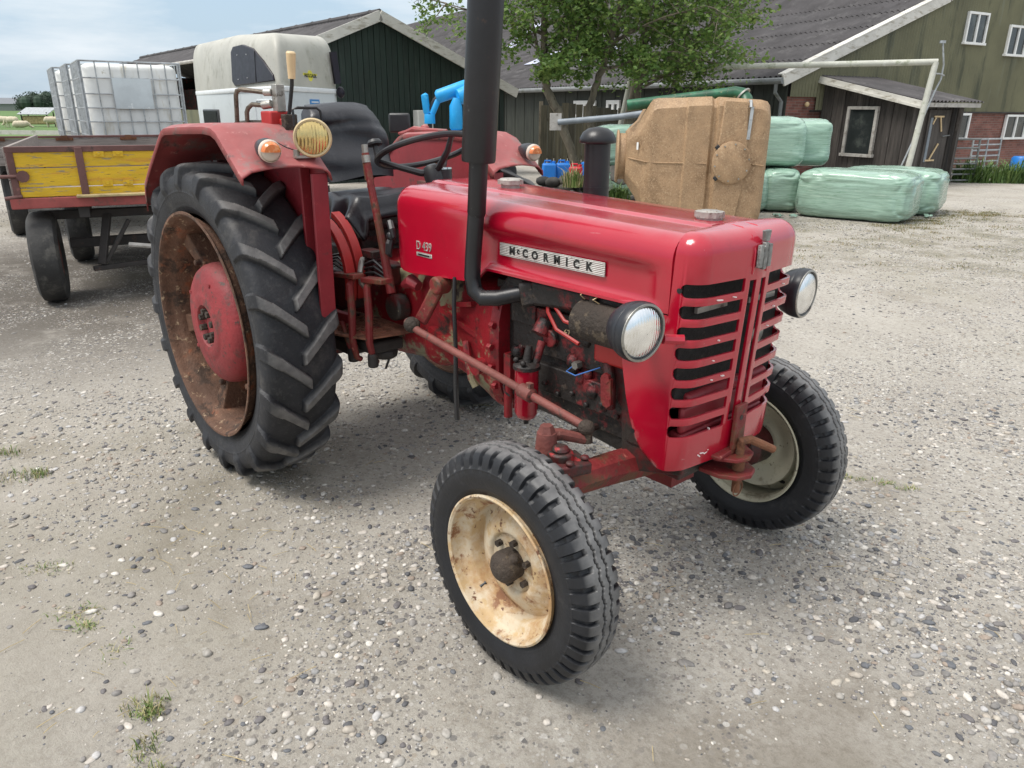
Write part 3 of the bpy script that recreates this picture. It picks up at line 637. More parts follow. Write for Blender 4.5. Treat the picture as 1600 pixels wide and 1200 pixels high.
    for k in (0, 1):
        m = MB().tube([(1.50+.03*k, -.2, 1.0), (1.52+.035*k, -.215, .95+.02*k), (1.56+.035*k, -.215, .90+.035*k), (1.66, -.215, .875+.055*k)], .0065, 6); ob('fuel_line', m, 'hydraulic_red', TR)
    m = MB().tube([(1.62, -.19, .79), (1.61, -.215, .772), (1.65, -.215, .768), (1.74, -.20, .815)], .0022, 6); ob('blue_wire', m, 'blue_cable', TR)
    m = MB().cyl((1.635, -.18, .795), (1.635, -.205, .795), .014, n=6); ob('plug', m, 'dull_metal', TR)
    # oil filter
    m = MB().lathe([(.001, .572), (.020, .573), (.034, .582), (.0405, .600), (.0405, .752), (.041, .756)], (1.466, -.255, 0), (0, 0, 1), 28); fl = ob('oil_filter', m, 'red_paint', TR, smooth=40)
    m = MB().lathe([(.042, .752), (.0465, .755), (.0465, .766), (.040, .772), (.020, .776), (.001, .777)], (1.466, -.255, 0), (0, 0, 1), 28).cyl((1.466, -.255, .774), (1.466, -.245, .83), .016, .012).cyl((1.48, -.23, .77), (1.48, -.2, .84), .014).ball((1.44, -.28, .782), .010, 8, 6).ball((1.485, -.29, .782), .010, 8, 6); ob('filter_head', m, 'engine_black', fl)
    m = MB().cyl((1.466, -.255, .555), (1.466, -.255, .575), .009); ob('drain_plug', m, 'black_paint', fl)
    m = MB().tube([(1.40, -.28, .70), (1.39, -.29, .68), (1.40, -.295, .66), (1.42, -.29, .65)], .004, 6); ob('filter_pipe', MB().cyl((1.466, -.2, .86), (1.466, -.17, .9), .03), 'engine_black', fl); ob('filter_pipe', m, 'engine_black', fl)
    # hanging strap
    m = MB().tube([(1.09, -.262, 1.0), (1.095, -.272, .90), (1.10, -.272, .75), (1.102, -.276, .58), (1.108, -.278, .46)], [.007, .008, .008, .009, .010], 8); ob('hanging_strap', m, 'black_plastic', TR)
    m = MB().tube([(.60, -.22, .63), (.58, -.24, .55), (.575, -.25, .52)], .005, 6).tube([(.60, -.22, .63), (.60, -.25, .56), (.575, -.25, .52)], .005, 6); ob('loose_cable', m, 'black_plastic', TR)
    # exhaust stack
    ob('exhaust_flange', MB().beam((1.395, -.215, .99), (1.44, -.185, 1.0), .085, .085), 'engine_black', TR, bevel=.012); m = MB().tube([(1.43, -.19, 1.0), (1.36, -.245, .978), (1.33, -.265, .968), (1.285, -.295, .965), (1.252, -.302, .985), (1.241, -.303, 1.03), (1.246, -.302, 1.10), (1.262, -.300, 1.25)], [.026, .026, .027, .0275, .0275, .0275, .0275, .0275], 20).tube([(1.262, -.300, 1.24), (1.2635, -.300, 1.245), (1.277, -.299, 1.42), (1.28, -.299, 1.45)], [.0285, .0305, .0305, .0305], 20)
    ex = ob('exhaust_pipe', m, 'black_paint', TR, smooth=50)
    a = V(1.2745, -.299, 1.405); b = V(1.3135, -.297, 1.872); d = (b-a).normalized()
    m = MB().tube([a-d*.001, a, a+d*.008, b-d*.004, b, b+d*.004, b+d*.03], [.030, .0525, .0545, .0545, .0545, .045, .042], 28).tube([b+d*.001, b+d*.09], [.03, .03], 20); ob('muffler', m, 'black_paint', ex, smooth=40)
    # air intake stack with mushroom cap
    m = MB().tube([(1.24, .30, .95), (1.235, .30, 1.455)], .048, 20).tube([(1.237, .30, 1.285), (1.237, .30, 1.292)], .0495, 20).lathe([(.03, 1.44), (.0665, 1.448), (.0685, 1.452), (.066, 1.466), (.056, 1.485), (.036, 1.499), (.001, 1.505)], (1.235, .30, 0), (0, 0, 1), 32).lathe([(.0685, 1.452), (.052, 1.455), (.001, 1.455)], (1.235, .30, 0), (0, 0, 1), 32)
    ob('air_intake_stack', m, 'black_paint', TR, smooth=40)
chassis()
def front_axle():
    m = MB().tube([(1.845, -.47, .545), (1.85, -.30, .535), (1.86, 0, .505), (1.85, .30, .535), (1.845, .47, .545)], [.045, .050, .058, .050, .045], 8).box((1.87, 0, .50), (.14, .12, .14)); ax = ob('front_axle', m, 'red_rusty', TR, smooth=30)
    for s in (-1, 1):
        m = MB().cyl((1.85, s*.475, .46), (1.848, s*.475, .655), .037, n=20).cyl((1.85, s*.475, .44), (1.85, s*.475, .46), .03, .033, 12).box((1.865, s*.46, .615), (.10, .10, .035), (0, 0, .3*s)).cyl((1.848, s*.475, .655), (1.848, s*.475, .672), .028, .02, 12)
        m.tube([(1.835, s*.485, .44), (1.832, s*.54, .37), (1.832, s*.60, .352)], [.04, .036, .033], 12)
        for dx, dy in ((.035, -.03), (.035, .03), (-.035, .02)): bolt(m, (1.865+dx, s*.46+dy, .632), (0, 0, 1), .014, .014)
        k = ob('steering_knuckle', m, 'red_greasy', ax, bevel=.006)
        m = MB().tube([(1.80, s*.47, .66), (1.77, s*.47, .675), (1.79, s*.42, .672), (1.815, s*.34, .64)], [.028, .022, .018, .016], 10).cyl((1.80, s*.485, .63), (1.80, s*.485, .70), .034, .028, 12).cyl((1.80, s*.485, .70), (1.80, s*.485, .722), .026, .018, 6); ob('steering_arm', m, 'rod_rust', ax)
    m = MB().tube([(1.68, -.40, .60), (1.70, 0, .58), (1.68, .40, .60)], .012, 8); ob('tie_rod', m, 'red_greasy', ax)
    # front hitch on the nose
    m = MB().prism([(-.028, .615), (.028, .615), (.030, .755), (-.024, .755)], YZ, 2.108, 2.121); m.prism([(-.09, .60), (.03, .60), (.05, .615), (.05, .625), (-.09, .61)], YZ, 2.03, 2.118)
    pts = [(2.03, -.075), (2.10, -.075), (2.15, -.045), (2.165, 0), (2.15, .045), (2.10, .075), (2.03, .075)]
    m.prism(pts, XY, .588, .600); m.prism([(x+.012, y) for x, y in pts], XY, .535, .549); hk = ob('front_hitch', m, 'red_rusty', TR, bevel=.003)
    m = MB().cyl((2.13, 0, .475), (2.13, 0, .63), .013, n=14).tube([(2.13, 0, .625), (2.135, -.005, .645), (2.15, .015, .650), (2.17, .05, .630), (2.19, .085, .61)], [.013, .013, .013, .013, .012], 10).cyl((2.13, 0, .55), (2.13, 0, .588), .019, n=14); ob('hitch_pin', m, 'rust', hk)
    m = MB().tube([(2.137+.0*a, .024*math.cos(a), .487+.024*math.sin(a)) for a in [2*PI*i/20 for i in range(20)]], .0022, 6, closed=True); ob('pin_ring', m, 'rust', hk)
    m = MB().cyl((2.115, -.0, .715), (2.1222, 0, .715), .008, n=12); ob('hitch_hole', m, 'black_ink', hk)
front_axle()
def tyre_mesh(R, rim, width, nth, prof, disp):
    ys = np.array([p[0] for p in prof]); rs = np.array([p[1] for p in prof])
    th = np.linspace(0, 2*PI, nth, endpoint=False)
    TH, Y = np.meshgrid(th, ys, indexing='ij'); Rr = np.broadcast_to(rs, TH.shape)
    d = disp(TH, Y, Rr)
    r2 = Rr+d[0]; y2 = Y+d[1]
    P = np.stack([r2*np.cos(TH), y2, r2*np.sin(TH)], -1).reshape(-1, 3)
    m = len(ys); i = np.arange(nth)[:, None]; k = np.arange(m-1)[None]
    a = i*m+k; b = i*m+k+1; c = ((i+1) % nth)*m+k+1; e = ((i+1) % nth)*m+k
    F = np.stack([a, b, c, e], -1).reshape(-1, 4)
    return P, F
def curve_prof(pts, n):
    P = np.array(pts, float); s = np.concatenate([[0], np.cumsum(np.hypot(*np.diff(P, axis=0).T))])
    # Catmull-like smooth resample
    t = np.linspace(0, s[-1], n); Y = np.interp(t, s, P[:, 0]); Rr = np.interp(t, s, P[:, 1])
    for _ in range(6):
        Y[1:-1] = .25*Y[:-2]+.5*Y[1:-1]+.25*Y[2:]; Rr[1:-1] = .25*Rr[:-2]+.5*Rr[1:-1]+.25*Rr[2:]
    return np.stack([Y, Rr], 1)
def front_tyre():
    R = .3506
    half = [(.060, .217), (.066, .228), (.074, .25), (.0785, .275), (.076, .300), (.0685, .322), (.060, .336), (.052, .343), (.030, .348), (0, .350)]
    pr = curve_prof([(-a, b) for a, b in half]+[(a, b) for a, b in reversed(half[:-1])], 120)
    NB = 46
    def disp(T, Y, Rr):
        ph = (T*NB/(2*PI)) % 1; tri = np.abs(ph*2-1)*2-1
        d = np.zeros_like(T); ay = np.abs(Y)
        for c in (-.013, .013):
            g = np.abs(Y-(c+.0030*tri)); d -= .013*(1-smn(.0018, .0034, g))*(Rr > .335)
        side = np.where(Y > 0, .5, 0.)
        p2 = (T*NB/(2*PI)*1.0+side+2.2*(ay-.05)*np.sign(Y)*0) % 1
        sl = 1-smn(.27, .34, p2)+smn(.95, 1.0, p2)
        reg = smn(.030+.004*np.sin(T*NB*.5), .035+.004*np.sin(T*NB*.5), ay)
        rad = smn(.296, .322, Rr)
        d -= .013*np.clip(sl, 0, 1)*reg*rad
        # fine ribs on the side wall
        sw = smn(.262, .27, Rr)*(1-smn(.300, .315, Rr))
        d += -.0008*sw*(np.abs(np.sin(T*NB/2)) < .12)
        yd = np.sign(Y)*(-.0055)*np.clip(sl, 0, 1)*smn(.283, .316, Rr)*smn(.055, .065, ay)
        ring = .0012*np.exp(-((Rr-.296)/.002)**2)+.0012*np.exp(-((Rr-.238)/.003)**2)
        return d, yd+np.sign(Y)*ring
    return tyre_mesh(R, .217, .158, 920, pr, disp)
def rear_tyre():
    half = [(.118, .474), (.128, .488), (.140, .515), (.150, .55), (.154, .585), (.150, .612), (.141, .630), (.122, .641), (.08, .6465), (.04, .649), (0, .650)]
    pr = curve_prof([(-a, b) for a, b in half]+[(a, b) for a, b in reversed(half[:-1])], 130)
    NL = 20
    def disp(T, Y, Rr):
        out = np.zeros_like(T); outy = np.zeros_like(T)
        for sgn, off in ((1, 0.), (-1, .5)):
            yy = Y*sgn
            # position along the lug: 0 in the middle, 1 at the shoulder, further down the side wall
            q = yy/.145
            bend = .20*np.clip(q, -.1, 1.05)      # how far the lug sweeps back towards the shoulder
            wall = smn(.640, .56, Rr)*0
            ph = ((T-bend)*NL/(2*PI)+off+.5) % 1-.5
            w = .088+.03*smn(.3, 1, q)
            ed = 1-smn(w, w+.055, np.abs(ph))
            ln = smn(-.12, -.07, q)
            shoulder = smn(.560, .606, Rr)
            on = ed*ln*(yy > -.03)
            rad = on*(.031)*smn(.598, .634, Rr)
            out = np.maximum(out, rad)
            lat = on*.012*smn(.555, .60, Rr)*(1-smn(.640, .647, Rr))*(q > .7)
            outy = np.where(np.abs(lat) > np.abs(outy), lat*sgn, outy)
        ring = .0018*np.exp(-((Rr-.562)/.003)**2)+.0015*np.exp(-((Rr-.505)/.004)**2)
        return out, outy+np.sign(Y)*ring
    return tyre_mesh(.679, .474, .31, 1400, pr, disp)
FT = front_tyre(); RT = rear_tyre()
def dent(mb): return mb
def front_wheel(s, y, label, mat, rz):
    # built with its outer face towards -y; turned round for the far side
    m = MB().lathe([(.203, .055), (.203, .030), (.213, .020), (.2165, -.040), (.2165, -.0655), (.222, -.071), (.2225, -.076), (.217, -.0785), (.210, -.074), (.2085, -.060), (.2065, -.045), (.200, -.038), (.183, -.030), (.176, -.020), (.176, .012), (.172, .018), (.160, .013), (.135, -.006), (.112, -.018), (.098, -.021), (.090, -.018), (.085, -.010), (.07, -.008), (.03, -.008)], (0, 0, 0), (0, 1, 0), 72)
    m.lathe([(.2225, .076), (.217, .0785), (.210, .07), (.207, .05), (.203, .045)], (0, 0, 0), (0, 1, 0), 72)
    w = ob('front_wheel', m, mat, TR, (1.832, y, .3506), (0, 0, rz), smooth=40, label=label)
    t = ob('tyre', FT, 'front_tyre', w, smooth=28)
    m = MB().lathe([(.046, -.005), (.046, -.026), (.0475, -.028), (.0475, -.046), (.044, -.058), (.034, -.068), (.018, -.073), (.001, -.074)], (0, 0, 0), (0, 1, 0), 28).ball((.03, -.034, .035), .016, 8, 6); ob('hub_cap', m, 'hub_grease', w)
    for k in range(6):
        a = 2*PI*k/6+.4; p = (.068*math.cos(a), -.010, .068*math.sin(a)); m = MB().cyl(p, (p[0], -.026, p[2]), .0105, n=6)
        ob('wheel_nut', m, 'hub_grease', w)
    m = MB().cyl((-.12, -.012, -.13), (-.125, -.03, -.14), .006); ob('valve_stem', m, 'black_plastic', w)
    # back side: drum
    m = MB().lathe([(.001, .10), (.05, .10), (.075, .08), (.08, .0), (.03, -.005)], (0, 0, 0), (0, 1, 0), 24); ob('hub', m, 'red_greasy', w)
front_wheel(-1, -.627, 'cream front wheel with flaking rusty paint', 'cream_rim', 0)
front_wheel(1, .627, None, 'grey_rim', PI)
def rear_wheel(s, y, rz):
    m = MB().lathe([(.478, -.150), (.485, -.156), (.484, -.160), (.474, -.160), (.466, -.152), (.463, -.135), (.460, -.118), (.447, -.104), (.440, -.085), (.438, .07), (.447, .095), (.460, .105), (.463, .135), (.474, .158), (.485, .156), (.478, .15)], (0, 0, 0), (0, 1, 0), 96)
    w = ob('rear_wheel', m, 'rear_rim_rust', TR, (0, y, .6789), (0, 0, rz), smooth=40)
    ob('tyre', RT, 'tyre', w, smooth=24)
    m = MB().lathe([(.442, .055), (.36, .065), (.27, .045), (.24, .04), (.1, .04)], (0, 0, 0), (0, 1, 0), 64).lathe([(.442, .062), (.36, .072), (.1, .05)], (0, 0, 0), (0, 1, 0), 64); ob('wheel_disc', m, 'rust', w)
    m = MB().lathe([(.262, .06), (.264, -.05), (.258, -.080), (.243, -.102), (.22, -.117), (.185, -.127), (.158, -.131), (.146, -.132), (.140, -.135), (.116, -.137), (.092, -.135), (.086, -.128), (.082, -.113), (.078, -.109), (.040, -.109), (.036, -.115), (.001, -.115)], (0, 0, 0), (0, 1, 0), 64)
    for k in range(3):
        a = 1.2+k*1.3; m.cyl((.2*math.cos(a), -.118, .2*math.sin(a)), (.2*math.cos(a), -.1275, .2*math.sin(a)), .009, n=8)
    hb = ob('drive_hub', m, 'hub_red', w, smooth=40)
    for k in range(8):
        a = 2*PI*k/8+.3; p = (.062*math.cos(a), -.108, .062*math.sin(a)); m = MB().cyl(p, (p[0], -.138, p[2]), .014, n=6); ob('hub_bolt', m, 'hub_grease', w)
    for k in range(6):
        a = 2*PI*k/6+1.25; M = Matrix.Rotation(-a, 3, 'Y'); mb = MB()
        P = [(.443, -.075, -.045), (.441, .04, -.055), (.441, .04, .055), (.443, -.075, .045), (.285, -.045, -.024), (.285, .04, -.028), (.285, .04, .028), (.285, -.045, .024)]
        mb.add([M @ Vector(p) for p in P], [(0, 1, 2, 3), (7, 6, 5, 4), (0, 4, 5, 1), (1, 5, 6, 2), (2, 6, 7, 3), (3, 7, 4, 0)])
        c = M @ V(.315, -.04, 0); d = M @ V(.315, -.075, 0); mb.cyl(c, d, .016, n=6)
        ob('rim_lug', mb, 'rear_rim_rust', w, bevel=.006)
rear_wheel(-1, -.646, 0); rear_wheel(1, .63, PI)
def fender(s, dx, dz, yi, yo, mat):
    side = [(-.43, 1.16), (-.425, 1.235), (-.41, 1.262), (-.30, 1.345), (-.13, 1.462), (-.095, 1.482), (-.06, 1.492), (.10, 1.500), (.36, 1.507), (.43, 1.503), (.47, 1.490), (.50, 1.468), (.60, 1.392), (.645, 1.358), (.66, 1.35)]
    rows = []
    for x, z in side:
        r = []
        n = 10
        for k in range(n+1):
            t = k/n; y = yi+(yo-yi)*t; dzz = 0; ddx = 0
            if t > .9: dzz = -.03*(t-.9)/.1
            if x > .6: dzz += .02*math.sin(PI*t)*((x-.6)/.06)
            r.append((x+dx, y, z+dz+dzz))
        r = [(x+dx-.0, yi-.0*s, z+dz-.035)]+[(x+dx, yi+(yo-yi)*.02, z+dz-.008)]+r[1:-1]+[(x+dx, yo, z+dz-.012), (x+dx, yo+.002*s, z+dz-.035)]
        rows.append(r)
    m = MB().grid(rows); f = ob('fender', m, mat, TR, smooth=45)
    sd = f.modifiers.new('thick', 'SOLIDIFY'); sd.thickness = .006; sd.offset = 0
    # inner shield: an upright panel along the inner edge
    poly = [(-.42, 1.20), (-.11, 1.462), (.43, 1.49), (.50, 1.45), (.63, 1.345), (.625, .78), (.50, .74), (.45, .9), (.2, 1.02), (-.2, 1.02)]
    m = MB().prism([(x+dx, z+dz) for x, z in poly], XZ, yi+.004*s, yi+.010*s).prism([(.615+dx, .78), (.63+dx, .78), (.645+dx, 1.34+dz), (.63+dx, 1.34+dz)], XZ, yi+.008*s, yi+.07*s).prism([(.50+dx, .9), (.515+dx, .9), (.515+dx, 1.43+dz), (.50+dx, 1.43+dz)], XZ, yi+.011*s, yi+.05*s)
    ob('fender_shield', m, 'red_shield', TR, bevel=.004)
    return f
FN = fender(-1, 0, 0, -.485, -.815, 'red_faded'); FF = fender(1, -.10, -.045, .37, .67, 'red_faded')
def fender_bits():
    def indicator(c, d):
        d = Vector(d).normalized(); m = MB().lathe([(.001, -.115), (.012, -.105), (.026, -.075), (.036, -.035), (.0385, -.005), (.036, 0)], c, d, 28); a = ob('indicator_lamp', m, 'lamp_shell', TR)
        m = MB().lathe([(.037, -.002), (.0385, .004), (.0375, .014), (.034, .018)], c, d, 28); ob('lamp_ring', m, 'clear_lens', a)
        e1 = V(0, 1, 0); e2 = d.cross(e1).normalized(); e1 = e2.cross(d)
        up = e2 if e2.z > 0 else -e2; o = Vector(c)
        for nm, sg, mt in (('amber_lens', 1, 'amber_lens'), ('clear_lens', -1, 'clear_lens')):
            mb = MB(); rows = []
            for i, (r, h) in enumerate(((.034, .012), (.033, .024 if sg > 0 else .018), (.026, .034 if sg > 0 else .024), (.001, .036 if sg > 0 else .026))):
                rows.append([o+d*h+(e1*math.cos(PI*k/10)*r+up*sg*math.sin(PI*k/10)*r) for k in range(11)])
            mb.grid(rows); mb.f.append(tuple(range(len(mb.v)-44, len(mb.v)-33))); ob(nm, mb, mt, a, smooth=50)
    indicator((.665, -.715, 1.425), (.85, -.1, -.12)); indicator((.565, .60, 1.378), (.85, -.12, -.12))
    # round work lamp
    c = V(.635, -.535, 1.462); d = V(.86, -.50, -.03).normalized()
    m = MB().lathe([(.001, -.075), (.03, -.07), (.05, -.052), (.062, -.022), (.064, -.004)], c, d, 36); a = ob('work_lamp', m, 'lamp_shell', TR)
    m = MB().lathe([(.064, -.014), (.067, -.012), (.0675, .004), (.063, .010), (.056, .008)], c, d, 36); ob('lamp_rim', m, 'tan_rim', a)
    m = MB().lathe([(.0575, .006), (.045, .013), (.02, .018), (.001, .019)], c, d, 36); ob('lamp_lens', m, 'yellow_lens', a, smooth=180)
    m = MB().box((.60, -.555, 1.398), (.05, .085, .008)).box((.598, -.52, 1.412), (.03, .02, .03)).cyl((.60, -.585, 1.40), (.60, -.585, 1.422), .012, n=6); ob('lamp_bracket', m, 'dull_metal', a)
    m = MB().tube([c+V(-.04, -.045, .04), c+V(-.045, -.045, .095), c+V(-.035, -.03, .10), c+V(-.02, .035, .10), c+V(-.015, .045, .09), c+V(-.015, .05, .05)], .005, 6); ob('lamp_guard', m, 'black_paint', a)
    m = MB().tube([c+V(-.06, -.02, -.05), (.60, -.62, 1.43), (.58, -.66, 1.455), (.60, -.70, 1.44)], .002, 5); ob('lamp_wire', m, 'black_plastic', a)
    # dark reflector plate at the rear of the far fender
    m = MB().box((-.36, .49, 1.492), (.022, .115, .10), (0, 0, -.75)); ob('rear_lamp_plate', m, 'black_plastic', TR, bevel=.012)
    m = MB().tube([(-.35, .48, 1.44), (-.25, .45, 1.445), (-.18, .46, 1.465), (-.05, .45, 1.462), (.1, .46, 1.465)], [.008, .014, .016, .012, .006], 8).ball((-.1, .47, 1.47), (.03, .02, .02)); ob('rag', m, 'red_faded', TR)
    # spool valve block with pipes and lever on the near fender
    m = MB().box((.29, -.62, 1.548), (.085, .075, .085)).box((.33, -.60, 1.535), (.04, .05, .06)).box((.27, -.64, 1.50), (.03, .05, .03)).box((.33, -.64, 1.505), (.03, .03, .03)); a = ob('spool_valve', m, 'hydraulic_red', TR, bevel=.006)
    ob('valve_port', MB().cyl((.25, -.64, 1.54), (.19, -.68, 1.54), .018), 'hub_grease', a); m = MB().box((.365, -.60, 1.545), (.035, .05, .07)).box((.37, -.60, 1.50), (.05, .03, .03)); ob('valve_end', m, 'hub_grease', a, bevel=.004)
    m = MB().box((.315, -.61, 1.635), (.04, .035, .095)).cyl((.295, -.625, 1.655), (.27, -.645, 1.655), .014, n=8).cyl((.295, -.63, 1.615), (.26, -.65, 1.61), .016, n=8); ob('pipe_union', m, 'dull_metal', a, bevel=.003)
    def pipe(pts): ob('hydraulic_pipe', MB().tube(pts, .0085, 8), 'pipe_brown', a)
    pipe([(.275, -.645, 1.655), (.20, -.70, 1.665), (.185, -.71, 1.66), (.178, -.713, 1.645), (.165, -.715, 1.54), (.15, -.72, 1.51)])
    pipe([(.26, -.65, 1.61), (.225, -.675, 1.613), (.21, -.685, 1.60), (.205, -.69, 1.585), (.20, -.69, 1.53), (.17, -.71, 1.518), (.12, -.735, 1.52), (.105, -.745, 1.505)])
    pipe([(.24, -.655, 1.542), (.18, -.69, 1.545), (.15, -.70, 1.54), (.12, -.70, 1.535)]); pipe([(.37, -.59, 1.53), (.40, -.57, 1.53), (.415, -.56, 1.515), (.42, -.56, 1.49)])
    m = MB().cyl((.15, -.715, 1.50), (.15, -.715, 1.53), .022, n=8).cyl((.125, -.70, 1.535), (.19, -.68, 1.54), .018); ob('pipe_fitting', m, 'pipe_brown', a)
    m = MB().tube([(.355, -.595, 1.575), (.365, -.59, 1.62), (.38, -.585, 1.68), (.385, -.585, 1.705)], .0075, 8); lv = ob('valve_lever', m, 'black_paint', a)
    m = MB().tube([(.384, -.585, 1.70), (.388, -.584, 1.76), (.391, -.584, 1.785), (.392, -.584, 1.79)], [.013, .0165, .0175, .014], 12); ob('lever_grip', m, 'handle_tan', a); a.location = (.10, .065, -.040)
fender_bits()
def cockpit():
    # seat back: a padded slab under a vinyl cover, wrinkled
    rows = []
    n = 40
    for i in range(26):
        t = i/25; zz = 1.265+.315*t; hw = .172+.026*math.sin(PI*min(1, t*1.05))-.014*sm(.84, 1.0, t)**2; th = .055-.03*sm(.9, 1, t); cx = .055-.15*t
        r = []
        for k in range(n):
            a = 2*PI*k/n; ca, sa = math.cos(a), math.sin(a); p = .36
            y = hw*abs(ca)**p*(1 if ca > 0 else -1); x = th*abs(sa)**p*(1 if sa > 0 else -1)
            if x > 0: x += .022*math.sin(3.2*t*PI+y*9)*math.cos(y*5)*sm(.0, .3, t)-.012*sm(.65, .72, t)*(1-sm(.72, .8, t)); z = zz+.012*math.sin(y*14+1)
            else: z = zz
            r.append((cx+x, y-.022, z-.022*(abs(y)/.2)**6*sm(.7, 1, t)))
        rows.append(r)
    m = MB().grid(rows, cv=True); m.f.append(tuple(range(n))); m.f.append(tuple(range(len(m.v)-n, len(m.v)))); sb = ob('seat_back', m, 'black_vinyl', TR, smooth=60)
    rows = []
    for i in range(31):
        t = i/30; r = []
        for k in range(41):
            u = k/40*2-1; au = abs(u)
            x = .02+.42*t; drop = sm(.72, 1, au); fr = sm(.86, 1, t)
            y = u*.27*(1-.10*drop)-.02; z = 1.205+.02*t-.17*drop*(1-.45*t)-.09*fr
            z += .016*math.sin(u*11+t*7)*drop+.012*math.sin(t*15+u*4)*(1-drop)*.6
            y += .028*math.sin(t*17)*drop*(1 if u > 0 else -1)
            r.append((x, y, z))
        rows.append(r)
    m = MB().grid(rows); st = ob('seat_cushion', m, 'black_vinyl', TR, smooth=60); sd = st.modifiers.new('thick', 'SOLIDIFY'); sd.thickness = .02; sd.offset = -1
    m = MB().box((.2, -.02, 1.12), (.34, .34, .11)); ob('seat_base', m, 'black_plastic', TR, bevel=.03); m = MB().box((.16, -.02, 1.02), (.22, .22, .12)); ob('seat_pedestal', m, 'engine_black', TR, bevel=.02)
    # boards behind the wheel, beside the far fender
    m = MB().box((.36, .22, 1.21), (.16, .10, .012), (0, .1, .3)); ob('wood_board', m, 'handle_tan', TR, bevel=.003)
    m = MB().box((.18, .28, 1.20), (.2, .08, .02)).box((.18, .30, 1.225), (.2, .03, .02)); ob('fender_rail', m, 'brown_steel', TR)
    # steering wheel
    c = V(.555, .005, 1.400); nn = V(-.36, 0, .933); e1 = V(0, 1, 0); e2 = nn.cross(e1)
    m = MB().tube([c+(e1*math.cos(2*PI*k/48)+e2*math.sin(2*PI*k/48))*.2 for k in range(48)], .0125, 10, closed=True); sw = ob('steering_wheel', m, 'black_plastic', TR)
    hub = c-nn*.085+V(.02, 0, 0)
    for a in (.52, .52+2*PI/3, .52+4*PI/3):
        dv = e1*math.cos(a)+e2*math.sin(a); m = MB().tube([hub+dv*.02, hub+dv*.05+nn*.005, hub+dv*.13+nn*.045, c+dv*.196], [.016, .014, .0125, .010], 8); ob('spoke', m, 'black_plastic', sw)
    m = MB().lathe([(.03, -.16), (.032, -.06), (.040, -.03), (.042, .0), (.036, .02), (.02, .028), (.001, .03)], hub, nn, 24); ob('wheel_hub', m, 'black_plastic', sw)
    k_ = c+(e1*math.cos(PI)+e2*math.sin(PI))*.2+V(-.0, -.0, 0); 
    kp = c+(e1*(-.95)+e2*.31)*.2; m = MB().cyl(kp, kp+nn*.05, .013, .011).lathe([(.012, .045), (.03, .05), (.031, .058), (.024, .070), (.001, .075)], kp, nn, 16); ob('spinner_knob', m, 'black_plastic', sw)
    m = MB().lathe([(.036, 1.24), (.038, 1.31), (.04, 1.355)], (.75, .045, -.015), (-.1, 0, 1), 24); gg = ob('gauge_pod', m, 'black_plastic', TR)
    m = MB().lathe([(.041, 1.35), (.041, 1.357), (.001, 1.36)], (.75, .045, -.015), (-.1, 0, 1), 24); ob('gauge_bezel', m, 'chrome', gg)
    m = MB().box((.74, 0, 1.15), (.04, .40, .24)); ob('dash_panel', m, 'black_paint', TR, bevel=.01)
    # levers
    m = MB().tube([(.68, -.27, .87), (.63, -.275, 1.10), (.585, -.278, 1.28), (.56, -.28, 1.40)], [.019, .016, .0145, .0145], 10); lv = ob('gear_lever', m, 'red_rusty', TR)
    m = MB().cyl((.5615, -.28, 1.39), (.5575, -.28, 1.432), .0125, n=12).cyl((.566, -.28, 1.365), (.5615, -.28, 1.392), .017, n=12); ob('lever_tip', m, 'dull_metal', lv)
    m = MB().tube([(.57, -.2775, 1.30), (.561, -.28, 1.385)], .0155, 10); ob('worn_sleeve', m, 'rust', lv)
    m = MB().tube([(.44, -.28, .92), (.43, -.29, .95), (.415, -.30, .965)], .006, 6); l2 = ob('short_lever', m, 'dull_metal', TR); m = MB().ball((.41, -.302, .968), .023, 12, 8); ob('lever_knob', m, 'black_plastic', l2)
    m = MB().tube([(.70, -.22, .90), (.76, -.225, .925), (.80, -.22, .91)], [.016, .028, .02], 10); ob('lever_boot', m, 'red_shield', TR)
    # curved guards between fender and gearbox
    for q, yy in ((0, -.37), (1, -.30)):
        rows = []
        for i in range(17):
            a = -.3+1.55*i/16; r = .24+.02*q; cx, cz = .30-.06*q, .90
            rows.append([(cx+(r+dr)*math.cos(a), yy+dy, cz+(r+dr)*math.sin(a)) for dr, dy in ((-.012, -.02), (.012, -.02), (.012, .02), (-.012, .02))])
        m = MB().grid(rows, cv=True); m.f += [(0, 1, 2, 3), (64, 65, 66, 67)]; ob('brake_guard', m, 'hydraulic_red', TR, bevel=.003)
    # pedals and step plate
    m = MB().prism([(.20, -.14), (.66, -.14), (.69, -.21), (.66, -.385), (.50, -.455), (.22, -.44)], XY, .690, .698)
    for i in range(9): m.box((.27+.045*i, -.31, .7005), (.006, .21 if i < 6 else .12, .006))
    for i in range(5): m.box((.43, -.22-.045*i, .7003), (.36, .006, .006))
    ob('step_plate', m, 'rusty_step', TR)
    for x, b in ((.585, -.385), (.665, -.355)):
        m = MB().tube([(x-.03, b+.02, .93), (x-.01, b-.01, .90), (x+.01, b-.02, .80), (x, b-.02, .68), (x-.01, b, .60), (x-.015, b+.02, .585)], [.012, .015, .016, .015, .013, .012], 10); pd = ob('pedal', m, 'red_rusty', TR)
        m = MB().beam((x-.13 if x < .62 else x-.05, b+.01, .925), (x+.03 if x < .62 else x+.10, b+.01, .94), .05, .02); ob('pedal_pad', m, 'red_rusty', pd, bevel=.004)
    m = MB().tube([(.50, -.40, .735), (.53, -.405, .70), (.545, -.40, .65), (.54, -.38, .60)], .011, 8); pd = ob('pedal', m, 'red_rusty', TR)
    m = MB().box((.485, -.385, .752), (.12, .02, .045), (.25, 0, .12)).box((.425, -.40, .775), (.008, .012, .05)); ob('pedal_pad', m, 'red_shield', pd, bevel=.003)
